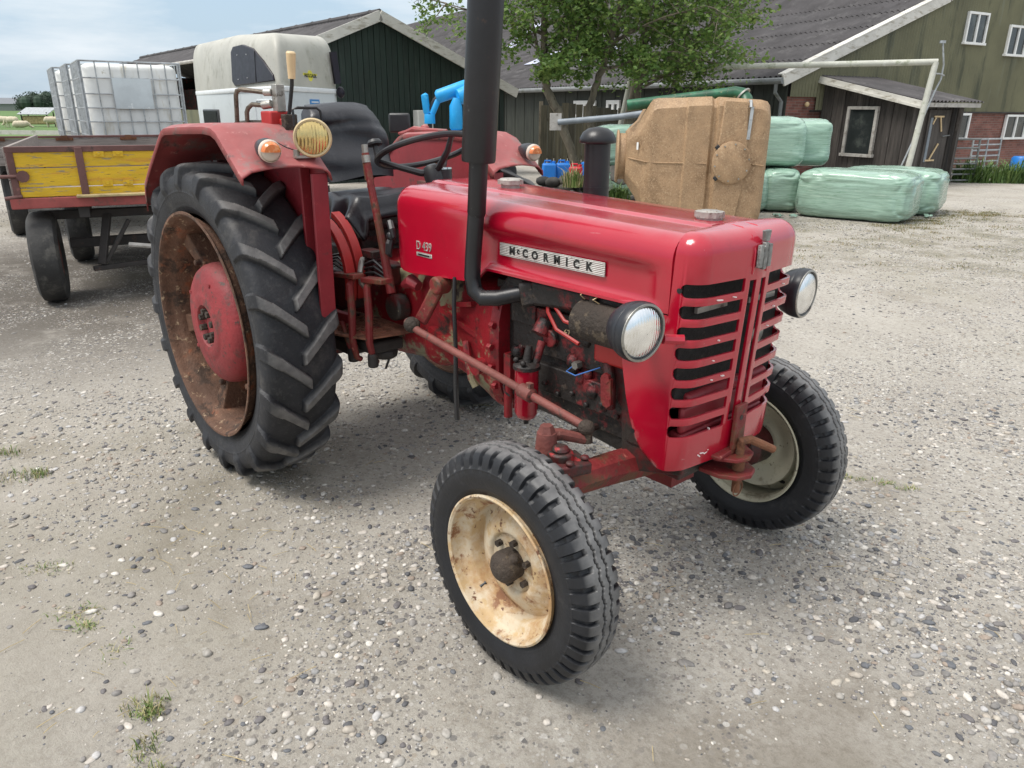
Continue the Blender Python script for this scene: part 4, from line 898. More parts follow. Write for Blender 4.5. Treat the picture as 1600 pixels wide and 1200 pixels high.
    m = MB().box((.46, -.27, .635), (.34, .16, .05)).box((.40, -.30, .60), (.14, .12, .06)).ball((.30, -.28, .60), (.10, .07, .05)).ball((.56, -.25, .595), (.08, .06, .035)).cyl((.54, -.38, .57), (.54, -.38, .64), .024).cyl((.66, -.36, .57), (.66, -.36, .63), .022); ob('under_step_frame', m, 'dark_chassis', TR, bevel=.01)
    for i in range(4):
        z0 = .93+.012*i; m = MB().tube([(.28, -.36, z0), (.36, -.34+.01*i, z0+.02), (.45, -.30, z0-.03), (.56, -.27, z0-.02+.012*i), (.66, -.26, z0-.03)], .006, 6); ob('cable', m, 'black_plastic', TR)
    m = MB().tube([(.55, -.30, .86), (.56, -.335, .90), (.575, -.345, .95), (.565, -.33, .985), (.54, -.31, .99)], .011, 8); ob('hose', m, 'dull_metal', TR)
    m = MB().box((.60, -.22, .965), (.12, .05, .012)).box((.55, -.24, .92), (.012, .05, .09)).box((.50, -.24, 1.0), (.10, .06, .03)); ob('lever_bracket', m, 'red_greasy', TR, bevel=.003)
    text('casting_number', '67', .03, 'handle_tan', TR, Matrix.Translation((1.575, -.181, .885)) @ Matrix.Rotation(PI/2, 4, 'X'), extrude=.002)
cockpit()
# ================================================================= THE YARD
def ground():
    def q(u, v, z=0): p = yard(u, v, z); return (p.x, p.y, p.z)
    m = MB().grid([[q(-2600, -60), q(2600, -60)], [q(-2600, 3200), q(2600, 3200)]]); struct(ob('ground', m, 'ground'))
    m = MB(); m.add([q(-2400, 60, .004), q(-80, 24, .004), q(-14, 24.5, .004), (q(-30, 52, .004)), q(-60, 110, .004), q(40, 220, .004), q(600, 400, .004), q(2400, 2600, .004), q(-2400, 2600, .004)], [(0, 1, 2, 3, 4, 5, 6, 7, 8)])
    struct(ob('grass_field', m, 'field_grass', smooth=0))
    # sandy patches worn into the concrete
    def blob(name, u, v, ru, rv, z):
        pts = []
        for k in range(40):
            a = 2*PI*k/40; s_ = 1+.28*mnoise.noise((math.cos(a)*1.5+u, math.sin(a)*1.5+v, 0)); pts.append(q(u+ru*s_*math.cos(a), v+rv*s_*math.sin(a), z))
        struct(ob(name, MB().add(pts, [tuple(range(40))]), 'sand_patch', smooth=0))
ground()
def pebbles():
    g = np.random.default_rng(3)
    t = (1+5**.5)/2
    iv = np.array([(-1, t, 0), (1, t, 0), (-1, -t, 0), (1, -t, 0), (0, -1, t), (0, 1, t), (0, -1, -t), (0, 1, -t), (t, 0, -1), (t, 0, 1), (-t, 0, -1), (-t, 0, 1)], float); iv /= np.linalg.norm(iv[0])
    fi = np.array([(0, 11, 5), (0, 5, 1), (0, 1, 7), (0, 7, 10), (0, 10, 11), (1, 5, 9), (5, 11, 4), (11, 10, 2), (10, 7, 6), (7, 1, 8), (3, 9, 4), (3, 4, 2), (3, 2, 6), (3, 6, 8), (3, 8, 9), (4, 9, 5), (2, 4, 11), (6, 2, 10), (8, 6, 7), (9, 8, 1)])
    vl = [tuple(p) for p in iv]; cache = {}; f2 = []
    def mid(a, b):
        k = (min(a, b), max(a, b))
        if k not in cache:
            p = (np.array(vl[a])+np.array(vl[b])); p /= np.linalg.norm(p); vl.append(tuple(p)); cache[k] = len(vl)-1
        return cache[k]
    for a, b, c in fi:
        x, y, z = mid(a, b), mid(b, c), mid(c, a); f2 += [(a, x, z), (b, y, x), (c, z, y), (x, y, z)]
    hv, hf = np.array(vl), np.array(f2)
    def make(n, vmin, vmax, smin, smax, BV, BF, nm, thin, pw=2.6, rough=.3):
        v = vmin+(vmax-vmin)*g.random(n*3)**.62; u = (g.random(n*3)*2-1)*(v*.74+.25)
        keep = []
        for a, b in zip(u, v):
            d = mnoise.noise((a*.9+5, b*.9, 2.2))+.55*mnoise.noise((a*2.7, b*2.7, 7.1))
            left = 1-.55*sm(.2, -1.6, a)*sm(6, 2.5, b)
            dirt = sm(4.2, 1.8, math.hypot(a+3.6, b-7.4)); keep.append(g.random() < np.clip((.42+thin*d)*left*(1-.85*dirt), .02, 1)*(sm(vmin-.1, vmin+1.6, b) if vmin > 2 else 1)*(1-sm(vmax-1.4, vmax, b)))
        k = np.array(keep); u = u[k][:n]; v = v[k][:n]; n = len(u)
        s = smin*np.exp(g.random(n)**pw*math.log(smax/smin)); el = 1+.9*g.random(n)**1.6; fl = .35+.35*g.random(n); rot = g.random(n)*2*PI; til = (g.random(n)-.5)*.5
        P = BV[None]*np.stack([s*el, s, s*fl*1.0], -1)[:, None, :]
        P = P*(1+rough*(g.random((n, len(BV), 1))-.5))
        z2 = P[..., 2]+P[..., 0]*til[:, None]*.3; c, si = np.cos(rot)[:, None], np.sin(rot)[:, None]
        X = P[..., 0]*c-P[..., 1]*si; Y = P[..., 0]*si+P[..., 1]*c
        z2 = z2+(s*fl*(-.15+.6*g.random(n)))[:, None]
        WX = CAM.x+RG.x*u[:, None]+FG.x*v[:, None]+X; WY = CAM.y+RG.y*u[:, None]+FG.y*v[:, None]+Y
        VV = np.stack([WX, WY, z2], -1).reshape(-1, 3); FF_ = (BF[None]+(np.arange(n)*len(BV))[:, None, None]).reshape(-1, 3)
        o = ob(nm, (VV, FF_), 'pebble', smooth=180); return o
    a = make(25000, 1.0, 4.6, .0028, .0135, hv, hf, 'pebbles', .75); tag(a, 'loose grey, white and dark pebbles set in the gravel ground', 'pebbles', kind='stuff')
    d = make(60000, 1.0, 5.5, .0014, .0042, iv, fi, 'grit', .9, 1.6, .5); tag(d, 'fine grit of tiny stones between the larger pebbles', 'grit', kind='stuff')
    b = make(46000, 3.0, 14, .0042, .0125, iv, fi, 'pebbles', .8); tag(b, 'finer spread of pebbles across the yard farther from the tractor', 'pebbles', kind='stuff')
pebbles()
def blades(cells, h, w, n, seed, lean=.6):
    r = random.Random(seed); m = MB()
    for (x, y, rx, ry) in cells:
        for i in range(n):
            a = r.random()*2*PI; q = r.random()**.6; px, py = x+rx*q*math.cos(a), y+ry*q*math.sin(a); d = r.random()*2*PI; hh = h*(.35+.65*r.random())*(1.1-.5*q); l = lean*hh*r.random()*1.6; ww = w*(.6+.6*r.random())
            dx, dy = math.cos(d), math.sin(d)
            m.add([(px-dy*ww, py+dx*ww, -.002), (px+dy*ww, py-dx*ww, -.002), (px+dx*l*.45+dy*ww*.7, py+dy*l*.45-dx*ww*.7, hh*.7), (px+dx*l*.45-dy*ww*.7, py+dy*l*.45+dx*ww*.7, hh*.7), (px+dx*l, py+dy*l, hh*(.9 if l < hh else .7))], [(0, 1, 2, 3), (3, 2, 4)])
    return m
def tufts():
    G = 'small grass tufts growing through the gravel'
    def t(u, v, cells, h, n, lab, seed, mat='grass_blade', lean=.9):
        o = ob('grass_tuft', blades(cells, h, .0018, int(n*.62), seed, lean), mat, loc=yard(u, v), rot=(0, 0, YR), smooth=0, fix=False); tag(o, lab, 'grass', G)
    t(-1.00, 1.62, [(0, 0, .07, .05), (.02, -.02, .03, .03)], .05, 150, 'green and straw grass tuft at the lower left, longest of the small tufts', 1)
    t(-.94, 1.48, [(0, 0, .035, .05)], .045, 110, 'thin grass tuft just below the largest tuft in the left foreground', 2)
    t(-.88, 1.40, [(0, 0, .05, .03)], .045, 120, 'grass tuft cut by the bottom edge of the picture', 3)
    t(-2.42, 3.22, [(0, 0, .09, .05)], .05, 130, 'low green tuft at the left edge, near the trailer side', 4)
    t(-2.20, 2.98, [(0, 0, .10, .07), (.08, .03, .05, .04)], .05, 130, 'wider green tuft second from the back at the left edge', 5)
    t(-1.66, 2.28, [(0, 0, .10, .05)], .02, 120, 'flat dry grass clump on bare sand, left foreground', 6, lean=2.2)
    t(-1.42, 2.03, [(0, 0, .10, .05), (.06, -.07, .05, .03)], .02, 110, 'flattened straw coloured clump between two green tufts at left', 7, lean=2.4)
    t(1.55, 3.00, [(-.06, .05, .06, .02), (.02, .02, .08, .02), (.12, -.02, .05, .02), (.2, -.07, .06, .02)], .022, 90, 'thin strip of yellow grass beside the far front wheel', 8, lean=1.8)
    t(-1.2, 1.86, [(0, 0, .05, .1)], .014, 70, 'scattered dry stalks lying on the sand at left', 9, lean=3)
    # ground cover by the bales
    cells = []
    r = random.Random(5)
    for i in range(130):
        f = r.random(); cells.append((5.2+2.4*f+r.uniform(-.25, .55), 10.9+2.0*f+r.uniform(-.55, .35), .12, .10))
    for i in range(50):
        f = r.random(); cells.append((7.3+1.8*f, 12.7-.6*f+r.uniform(-.3, .3), .12, .08))
    for i in range(110): cells.append((r.uniform(3.0, 9.5), 7.4+3.8*r.random()**.7, .3*r.random()+.08, .16*r.random()+.04))
    o = ob('grass_cover', blades(cells, .035, .0032, 24, 11, 1.7), 'moss', loc=yard(0, 0), rot=(0, 0, YR), smooth=0, fix=False); tag(o, 'mossy yellow green grass spreading along the foot of the wrapped bales', 'grass', kind='stuff')
    # straw stalks
    m = MB(); r = random.Random(8)
    for i in range(150):
        u, v = (r.uniform(-2.2, 2), r.uniform(1.4, 4.5)) if i % 3 else (r.uniform(-1.6, -.7), r.uniform(1.4, 2.6)); p = yard(u, v, .008); a = r.random()*2*PI; l = r.uniform(.01, .045); d = V(math.cos(a), math.sin(a), r.uniform(-.05, .1))*l
        m.tube([p-d, p+V(0, 0, .002), p+d], .0009, 4)
    o = ob('straw_stalks', m, 'straw'); tag(o, 'stray straw stalks scattered over the gravel', 'straw', kind='stuff')
tufts()
def loft(m, rows): m.grid(rows, cv=True); n = len(rows[0]); b = len(m.v); m.f.append(tuple(range(b-len(rows)*n, b-len(rows)*n+n))[::-1]); m.f.append(tuple(range(b-n, b))); return m
def wagon_wheel(parent, x, y, R, w):
    pr = [(R*.52, -w*.40), (R*.60, -w*.48), (R*.85, -w*.50), (R*.96, -w*.40), (R, -w*.2), (R, w*.2), (R*.96, w*.40), (R*.85, w*.50), (R*.60, w*.48), (R*.52, w*.40)]
    o = ob('wheel', MB().lathe(pr, (0, 0, 0), (1, 0, 0), 40), 'wagon_tyre', parent, (x, y, R))
    ob('rim', MB().lathe([(R*.53, -w*.4), (R*.48, -w*.3), (R*.42, -w*.1), (R*.2, -w*.12), (R*.16, -w*.35), (.001, -w*.36)], (0, 0, 0), (1, 0, 0), 28).lathe([(R*.53, w*.4), (R*.45, w*.2), (R*.2, w*.1), (.001, w*.1)], (0, 0, 0), (1, 0, 0), 28), 'brown_steel', o)
def yellow_wagon():
    # local x along the tail board (to the right), local y along the bed (away)
    a = math.atan2(.46, .89); L_ = 3.3; W = 2.1
    t = thing('farm_wagon', 'wooden farm wagon with yellow tail board, behind the rear wheel', 'wagon', yard(-3.93, 6.0), YR+a)
    z0, z1 = .885, 1.262
    m = MB()
    n = 3
    hs = [.04, .15, .155]; zz = z0
    for k, h in enumerate((.075, .148, .142)):
        m.box((W/2, 0, zz+h/2), (W-.10, .032, h-.006)); zz += h+.002
    tb = ob('tail_board', m, 'yellow_planks', t, bevel=.004)
    m = MB().box((W/2, -.004, z1-.012), (W, .05, .045)).box((.028, -.004, (z0+z1)/2), (.05, .048, z1-z0+.0)).box((W-.028, -.004, (z0+z1)/2), (.05, .048, z1-z0)).box((.50, -.008, (z0+z1)/2-.03), (.055, .06, z1-z0+.06)).box((1.45, -.008, (z0+z1)/2-.03), (.055, .06, z1-z0+.06)); ob('board_frame', m, 'brown_steel', tb, bevel=.004)
    for x, z in ((.64, 1.215), (.78, 1.215), (.67, .985), (.82, .985)):
        m = MB().box((x, -.022, z), (.075, .012, .055), (0, rnd.uniform(-.1, .15), 0)); bolt(m, (x, -.028, z), (0, -1, 0), .014, .012); ob('bolt_plate', m, 'yellow_planks', tb)
    m = MB().cyl((-.12, -.03, 1.05), (.10, -.03, 1.052), .014, n=8).cyl((.09, -.05, 1.05), (.09, -.01, 1.05), .045, n=10); ob('latch', MB().cyl((.06, -.03, .90), (-.06, -.03, .885), .014, n=8), 'brown_steel', tb); ob('latch', m, 'brown_steel', tb)
    m = MB().box((W/2, -.005, .855), (W+.04, .07, .0), None)
    ob('end_beam', MB().box((W/2, -.01, .842), (W+.06, .06, .082)), 'red_beam', t, bevel=.006); ob('end_beam', MB().box((W/2, L_, .842), (W+.06, .06, .08)), 'red_beam', t, bevel=.006)
    m = MB().box((W/2+.20, -.03, .888), (W*.78, .10, .022), (0, 0, .01)); ob('bed_edge', m, 'straw', t, bevel=.006)
    m = MB().box((W/2, L_/2, .872), (W, L_-.1, .03)); ob('bed', m, 'grey_planks', t)
    for nm, x in (('side_board', .0), ('side_board', W)):
        m = MB()
        for k in range(3): m.box((x, L_/2, z0+.065+.128*k), (.03, L_-.06, .122))
        ob(nm, m, 'grey_planks', t, bevel=.004)
    m = MB().box((W/2, L_, z0+.09), (W-.06, .03, .22)); ob('head_board', m, 'grey_planks', t)
    m = MB().box((W*.22, L_/2, .76), (.08, L_, .10)).box((W*.78, L_/2, .76), (.08, L_, .10)).box((W/2, .30, .71), (W*.9, .09, .07)).box((W/2, L_-.4, .60), (1.5, .10, .08)).box((W/2, .36, .46), (1.5, .08, .08))
    m.beam((.62, .25, .70), (.52, .1, .30), .07, .03).beam((.78, .15, .66), (.56, .12, .32), .05, .03).beam((.95, .1, .62), (1.7, .2, .55), .09, .04).beam((.45, .1, .27), (1.8, .4, .30), .05, .04); ob('chassis', m, 'dark_chassis', t, bevel=.005)
    m = MB().cyl((.75, .0, .47), (1.95, -.35, .33), .02, n=8); ob('drawbar', m, 'weathered_frame', t)
    for x, y in ((.13, .22), (W-.13, .22), (.30, L_-1.10), (W-.30, L_-1.10)):
        wagon_wheel(t, x, y, .375, .21)
    m = MB().box((.07, .16, .28), (.03, .03, .06)); ob('reflector', m, 'red_beam', t)
yellow_wagon()
def grey_wagon():
    a = math.atan2(.55, .83); W = 2.5; L_ = 3.9
    t = thing('flat_wagon', 'grey plank flat wagon with rusty hinges, carrying the caged tanks', 'wagon', yard(-6.35, 9.25), YR+a)
    m = MB()
    for k in range(3): m.box((W/2, 0, .94+.105*k), (W, .035, .099))
    eb = ob('end_board', m, 'grey_planks', t, bevel=.004)
    ob('top_rail', MB().box((W/2, 0, 1.218), (W+.02, .06, .028)), 'brown_steel', eb, bevel=.004)
    for x in (.18, .90, 1.62, 2.3):
        m = MB().box((x, -.028, 1.192), (.19, .018, .034)).box((x, -.030, 1.205), (.07, .024, .06)); bolt(m, (x-.07, -.037, 1.192), (0, -1, 0), .012, .01); bolt(m, (x+.07, -.037, 1.192), (0, -1, 0), .012, .01); ob('hinge', m, 'rust', eb)
    for x in (0, W):
        m = MB()
        for k in range(2): m.box((x, L_/2, .82+.10*k), (.035, L_, .095))
        ob('side_board', m, 'grey_planks', t, bevel=.004)
    ob('bed', MB().box((W/2, L_/2, 1.0), (W-.06, L_-.06, .04)), 'grey_planks', t)
    ob('chassis', MB().box((W*.3, L_/2, .72), (.1, L_, .14)).box((W*.7, L_/2, .72), (.1, L_, .14)).box((W/2, .5, .5), (1.7, .1, .1)).box((W/2, L_-.6, .5), (1.7, .1, .1)), 'dark_chassis', t)
    for x, y in ((.25, .5), (W-.25, .5), (.25, L_-.6), (W-.25, L_-.6)): wagon_wheel(t, x, y, .4, .22)
    # caged tanks
    G = 'white caged liquid tanks on the flat wagon'
    t = thing('caged_tank', 'nearest white caged tank, with the large grey label plate', 'tank', yard(-5.50, 10.18, 1.02), YR+a, G)
    m = MB(); rows = []
    for z, q in ((.15, .03), (.17, .0), (1.0, .0), (1.05, .02), (1.08, .08)):
        r = []
        w, d, rr = .57-q, .47-q, .10
        for cx, cy, a0 in ((w-rr, d-rr, 0), (-w+rr, d-rr, PI/2), (-w+rr, -d+rr, PI), (w-rr, -d+rr, 1.5*PI)):
            for k in range(5): b = a0+PI/2*k/4; r.append((.60+cx+rr*math.cos(b), .5+cy+rr*math.sin(b), z))
        rows.append(r)
    loft(m, rows); tk = ob('tank', m, 'tank_plastic', t, smooth=40, bevel=.02)
    ob('tank_lid', MB().lathe([(.09, 1.07), (.09, 1.10), (.001, 1.105)], (.62, .42, 0), (0, 0, 1), 20), 'black_plastic', tk)
    m = MB()
    for z in (.20, .37, .54, .71, .90, 1.10): m.tube([(.0, .0, z), (1.2, .0, z), (1.2, 1.0, z), (0, 1.0, z)], .009 if z < 1.0 else .012, 6, closed=True)
    for i in range(8):
        x = .02+1.16*i/7
        for y in (.0, 1.0): m.cyl((x, y, .12), (x, y, 1.10), .0085, n=6)
    for i in range(1, 6):
        y = i/6
        for x in (0, 1.2): m.cyl((x, y, .12), (x, y, 1.10), .0085, n=6)
    for x in (0, 1.2):
        for y in (0, 1): m.cyl((x, y, .12), (x, y, 1.10), .012, n=6)
    cg = ob('cage', m, 'galvanised', t)
    lp = ob('label_plate', MB().box((.585, -.014, .715), (.46, .006, .37)), 'label_plate', cg)
    m = MB().box((.6, .5, .105), (1.2, 1.0, .02)).box((.6, .02, .05), (1.2, .06, .09)).box((.6, .5, .05), (1.2, .06, .09)).box((.6, .98, .05), (1.2, .06, .09)); ob('pallet', m, 'galvanised', t)
    t2 = dup(t, yard(-6.12, 11.10, 1.02)+RG*(-.05), None, 'middle white caged tank, partly hidden behind the labelled one')
    t3 = dup(t, yard(-6.90, 12.03, 1.02), None, 'farthest left white caged tank with a teal outlet valve showing')
    for q in (t2, t3):
        m = MB().cyl((.20, -.03, .22), (.20, .05, .22), .045, n=12).box((.20, -.03, .29), (.05, .03, .10)); ob('outlet_valve', m, 'teal_plastic', q)
        for ch in list(q.children):
            for g in list(ch.children):
                if g.name.startswith('label_plate'): bpy.data.objects.remove(g)
grey_wagon()
def horse_trailer():
    t = thing('horse_trailer', 'cream and silver horse trailer with dark side window, beyond the red fender', 'trailer', yard(-3.3, 11.3), YR)
    A = V(-2.85, 4.1, 0); B = V(-1.22, 1.55, 0); C = V(0, 0, 0); D = V(.42, 1.75, 0); E = V(-1.0, 4.75, 0)
    poly = [A, B, C, D, E]
    def ring(off, z, zdrop=None):
        r = []
        c = (A+C+D+E)/4
        P = []
        for i in range(5):
            p, q, s_ = poly[i-1], poly[i], poly[(i+1) % 5]
            d1 = (q-p).normalized(); d2 = (s_-q).normalized(); rad = (.10, .25, .16, .16, .10)[i]
            a = q-d1*rad; b = q+d2*rad
            for k in range(6):
                tt = k/5; P.append((a.lerp(q, tt)).lerp(q.lerp(b, tt), tt))
        for p in P:
            f = sm(2.2, -.2, p.y-.2*p.x)      # nose of the trailer curves in more than its tail
            o = off*(1+1.6*f); v = p+(c-p).normalized()*o; r.append((v.x, v.y, z-.10*off*f*3))
        return r
    zt = 1.80
    m = loft(MB(), [ring(.0, .45), ring(0, zt)]); bd = ob('body', m, 'trailer_grey', t, smooth=40)
    m = loft(MB(), [ring(-.012, zt), ring(-.018, zt+.01), ring(-.018, zt+.055), ring(-.008, zt+.07)]); ob('trim_rail', m, 'trailer_white', t, smooth=40)
    rows = [ring(0.0, zt+.065)]
    for k in range(1, 11):
        a = PI/2*k/10; rows.append(ring(.02+.30*(1-math.cos(a))**1.2, zt+.065+.30+.52*math.sin(a)) if k > 0 else None)
    rows.insert(1, ring(.005, zt+.25))
    rows.append(ring(.8, zt+.90))
    m = loft(MB(), rows); cp = ob('roof_cap', m, 'trailer_cream', t, smooth=60)
    # window in the nose side B-C : a panel 15 mm proud
    d = (B-C).normalized(); n = V(-d.y, d.x, 0)
    n = n if n.dot(C-(A+D)/2) > 0 else -n
    def side(s_, z, h=0): p = C+d*s_+n*(h-.012+.0); ins = max(0, z-zt-.3)*.16; return p-n*ins*.6+V(0, 0, z)
    out = [(.16, 1.94), (1.80, 1.90), (1.90, 1.97), (1.90, 2.40), (1.80, 2.47), (1.4, 2.48), (.95, 2.40), (.55, 2.22), (.20, 2.02)]
    m = MB().prism(out, lambda a, b, h: side(a, b, h), -.10, .035); w = ob('side_window', m, 'dark_window', cp, smooth=30, bevel=.01)
    m = MB().beam(side(.85, 1.94, .037), side(.85, 2.36, .039), .012, .012); ob('window_bar', m, 'black_plastic', w)
    for s_, z in ((1.2, 2.0), (1.6, 1.99), (1.2, 2.33), (1.6, 2.34)): ob('window_stud', MB().ball(side(s_, z, .036), .009, 8, 5), 'chrome', w)
    # vent on the side panel A-B
    d2 = (B-A).normalized(); n2 = V(d2.y, -d2.x, 0); n2 = n2 if n2.x < 0 or n2.y < 0 else -n2
    if n2.dot(A-E) < 0: n2 = -n2
    m = MB(); c0 = A+d2*1.25+n2*.01
    M = Matrix((d2, n2, V(0, 0, 1))).transposed()
    m.box(c0+V(0, 0, 1.32), (1.25, .04, .46), M)
    vt = ob('vent_panel', m, 'black_plastic', bd, bevel=.03)
    m = MB()
    for i in range(14): m.box(c0+d2*(-.52+.08*i)+n2*.026+V(0, 0, 1.32), (.03, .016, .40), M)
    ob('vent_slats', m, 'black_paint', vt)
    # front face C-D : door outline, badge and sticker
    df = (D-C).normalized(); nf = V(df.y, -df.x, 0)
    if nf.dot(C-B) < 0: nf = -nf
    Mf = Matrix((df, -nf, V(0, 0, 1))).transposed().to_4x4()
    Mt = Matrix((df, V(0, 0, 1), nf)).transposed().to_4x4()
    def fp(s_, z, h=0): return C+df*s_+nf*h+V(0, 0, z)
    m = MB().tube([C+d*.12+n*.004+V(0, 0, 1.1), C+d*.12+n*.004+V(0, 0, 1.60), C+d*.20+n*.004+V(0, 0, 1.68), C+d*.95+n*.004+V(0, 0, 1.68), C+d*1.03+n*.004+V(0, 0, 1.6), C+d*1.03+n*.004+V(0, 0, 1.1)], .010, 6); ob('door_outline', m, 'trailer_white', bd)
    m = MB().box((0, 0, 0), (.44, .012, .072)); m.lathe([(.001, -.010), (.078, -.009), (.08, .006), (.001, .007)], (0, 0, 0), (0, 1, 0), 24)
    sg = ob('maker_badge', m, 'sticker_yellow', cp); sg.matrix_local = Matrix.Translation(fp(.92, 2.035, -.012)) @ Mf
    text('badge_word', 'HUGGAUX', .075, 'black_ink', sg, Matrix.Translation((0, -.0115, 0)) @ Matrix.Rotation(PI/2, 4, 'X'), off=.001, extrude=.001)
    m = MB().box((0, 0, 0), (.30, .008, .085)).box((.03, 0, -.06), (.09, .008, .04)); st = ob('blue_sticker', m, 'sticker_blue', bd); st.matrix_local = Matrix.Translation(fp(.98, 1.66, .004)) @ Mf
    m = MB().box((0, -.006, .005), (.22, .004, .018)); ob('sticker_line', m, 'trailer_white', st)
    m = MB().beam(fp(1.70, 1.95, .06), fp(1.66, 2.42, .03), .06, .10); m.ball(fp(1.78, 1.82, .06), (.07, .07, .09)); ob('spring_arm', m, 'dark_window', t)
    for s_ in (1.2, 2.4):
        o = ob('wheel', MB().lathe([(.18, -.09), (.30, -.1), (.33, -.06), (.33, .06), (.30, .1), (.18, .09), (.15, 0), (.001, 0)], (0, 0, 0), n2, 28), 'wagon_tyre', t, A+d2*s_+V(0, 0, .33))
    ob('coupling', MB().tube([(.1, .6, .5), (.9, -1.2, .45)], .05, 8).cyl((.8, -1.0, 0), (.8, -1.0, .6), .03), 'dark_chassis', t)
horse_trailer()
# ---- buildings
def corr(P0, ud, vd, nu, nv, depth, nrm, per=4):
    # sheet from P0 spanned by ud (along which the waves repeat, nu waves) and vd (rows)
    rows = []
    for j in range(nv+1):
        r = []
        for i in range(nu*per+1):
            f = i/per; r.append(P0+ud*(i/(nu*per))+vd*(j/nv)+nrm*(depth*math.sin(2*PI*f)))
        rows.append(r)
    return rows
def green_shed():
    t = thing('green_shed', 'dark green boarded shed with white barge boards and a grey roof', 'shed', yard(-3.0, 18.0), YR)
    g = V(.785, .62, 0); b = V(-.62, .785, 0); up = V(0, 0, 1); L_ = 20.5; s_ = .395; zr = 3.50
    wl, wr = 1.47, 3.55
    zl, zrr = zr-s_*wl, zr-s_*wr
    m = MB(); nb = 34
    for k in range(nb):
        w0 = -wl+.06+(wl+wr-.12)*k/nb; w1 = w0+(wl+wr-.12)/nb-.012; q0, q1 = zr-s_*abs(w0)-.06, zr-s_*abs(w1)-.06
        dep = -.02 if k % 2 else -.012
        P = [g*w0, g*w1, g*w1+up*q1, g*w0+up*q0]; m.add([p+b*dep for p in P]+[p+b*.03 for p in P], [(0, 1, 2, 3), (7, 6, 5, 4), (0, 4, 5, 1), (1, 5, 6, 2), (2, 6, 7, 3), (3, 7, 4, 0)])
    ob('gable_wall', m, 'green_boards', t, smooth=0)
    P = [g*(wr-.05), g*(wr-.05)+b*L_]
    m = MB().box(Vector(P[0]+P[1])/2+up*zrr/2, (.06, L_, zrr-.05), Matrix((g, b, up)).transposed()); ob('side_wall', m, 'dark_boards', t)
    # open front on the left with posts and a low boarded part
    m = MB()
    for k in range(6): m.box(-g*(wl-.1)+b*(.2+4*k)+up*zl/2, (.14, .14, zl-.05), Matrix((g, b, up)).transposed())
    ob('posts', m, 'fence_boards', t)
    m = MB().box(-g*(wl-.16)+b*8.0+up*.8, (.05, 8, 1.45), Matrix((g, b, up)).transposed()); ob('low_boards', m, 'olive_sheet', t)
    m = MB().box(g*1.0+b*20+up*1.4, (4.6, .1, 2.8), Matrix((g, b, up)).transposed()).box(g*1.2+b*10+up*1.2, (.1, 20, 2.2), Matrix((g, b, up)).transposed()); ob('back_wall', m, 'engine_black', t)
    for sg, w in ((-1, wl+.25), (1, wr+.25)):
        d = (g*sg*w-up*s_*w); n = (up+g*sg*s_).normalized()
        m = MB()
        NR = 7
        for r in range(NR):
            rows = corr(up*zr+d*(r/NR)-b*.12+n*(.018*(NR-r) % 1*0+.03+.012*(r % 1)), b*(L_+.2), d/NR*1.06-n*.02, 118, 2, .022, n, 4); m.grid(rows)
        ob('roof_sheets', m, 'roof_sheet', t, smooth=60)
        m = MB().beam(up*(zr+.045)-b*.16, up*(zr+.045)+d*1.0-b*.16, .045, .20, up=b*(1)+V(0, 0, .0001)); M = None
        m = MB(); q = d.normalized(); c = up*(zr-.02)+d*.5-b*.15
        m.box(c, (d.length+.02, .045, .21), Matrix((q, b, q.cross(b))).transposed()); ob('barge_board', m, 'barge_white', t)
    m = MB()
    m.tube([up*(zr+.05)-b*.12, up*(zr+.05)+b*L_], .07, 8)
    for k in range(20): m.ball(up*(zr+.06)+b*(1.0*k+.3), (.08, .08, .07), 6, 5)
    ob('ridge_cap', m, 'roof_sheet', t)
    m = MB().tube([-g*(wl+.27)+up*(zl-.10)-b*.1, -g*(wl+.27)+up*(zl-.10)+b*L_], .05, 8); ob('gutter', m, 'weathered_frame', t)
    # white utility cabinet on the gable
    c = thing('utility_cabinet', 'white utility cabinet standing against the dark green shed', 'cabinet', yard(-2.27, 18.45), YR+math.atan2(.62, .785))
    ob('cabinet_body', MB().box((.1, -.13, .78), (.42, .22, 1.56)), 'cabinet', c, bevel=.015); ob('cabinet_door', MB().box((.1, -.245, .80), (.38, .012, 1.36)), 'cabinet', c, bevel=.006)
    ob('cabinet_lock', MB().box((.22, -.255, .95), (.02, .015, .05)), 'black_plastic', c)
green_shed()
def window(parent, c, ax, n, w, h, mull=True, name='window', frame='white_paint', fw=.06):
    up = V(0, 0, 1); M = Matrix((ax, -n, up)).transposed(); m = MB()
    m.box(c+n*.02+up*(h/2-fw/2), (w, .08, fw), M).box(c+n*.03-up*(h/2-fw/2), (w+.06, .10, fw), M).box(c+n*.02+ax*(w/2-fw/2), (fw, .078, h-2*fw), M).box(c+n*.02-ax*(w/2-fw/2), (fw, .078, h-2*fw), M)
    if mull: m.box(c+n*.02, (fw, .076, h-2*fw), M)
    f = ob(name, m, frame, parent, bevel=.004)
    ob('pane', MB().box(c+n*.005, (w-fw, .02, h-fw), M), 'glass_pane', f)
    return f
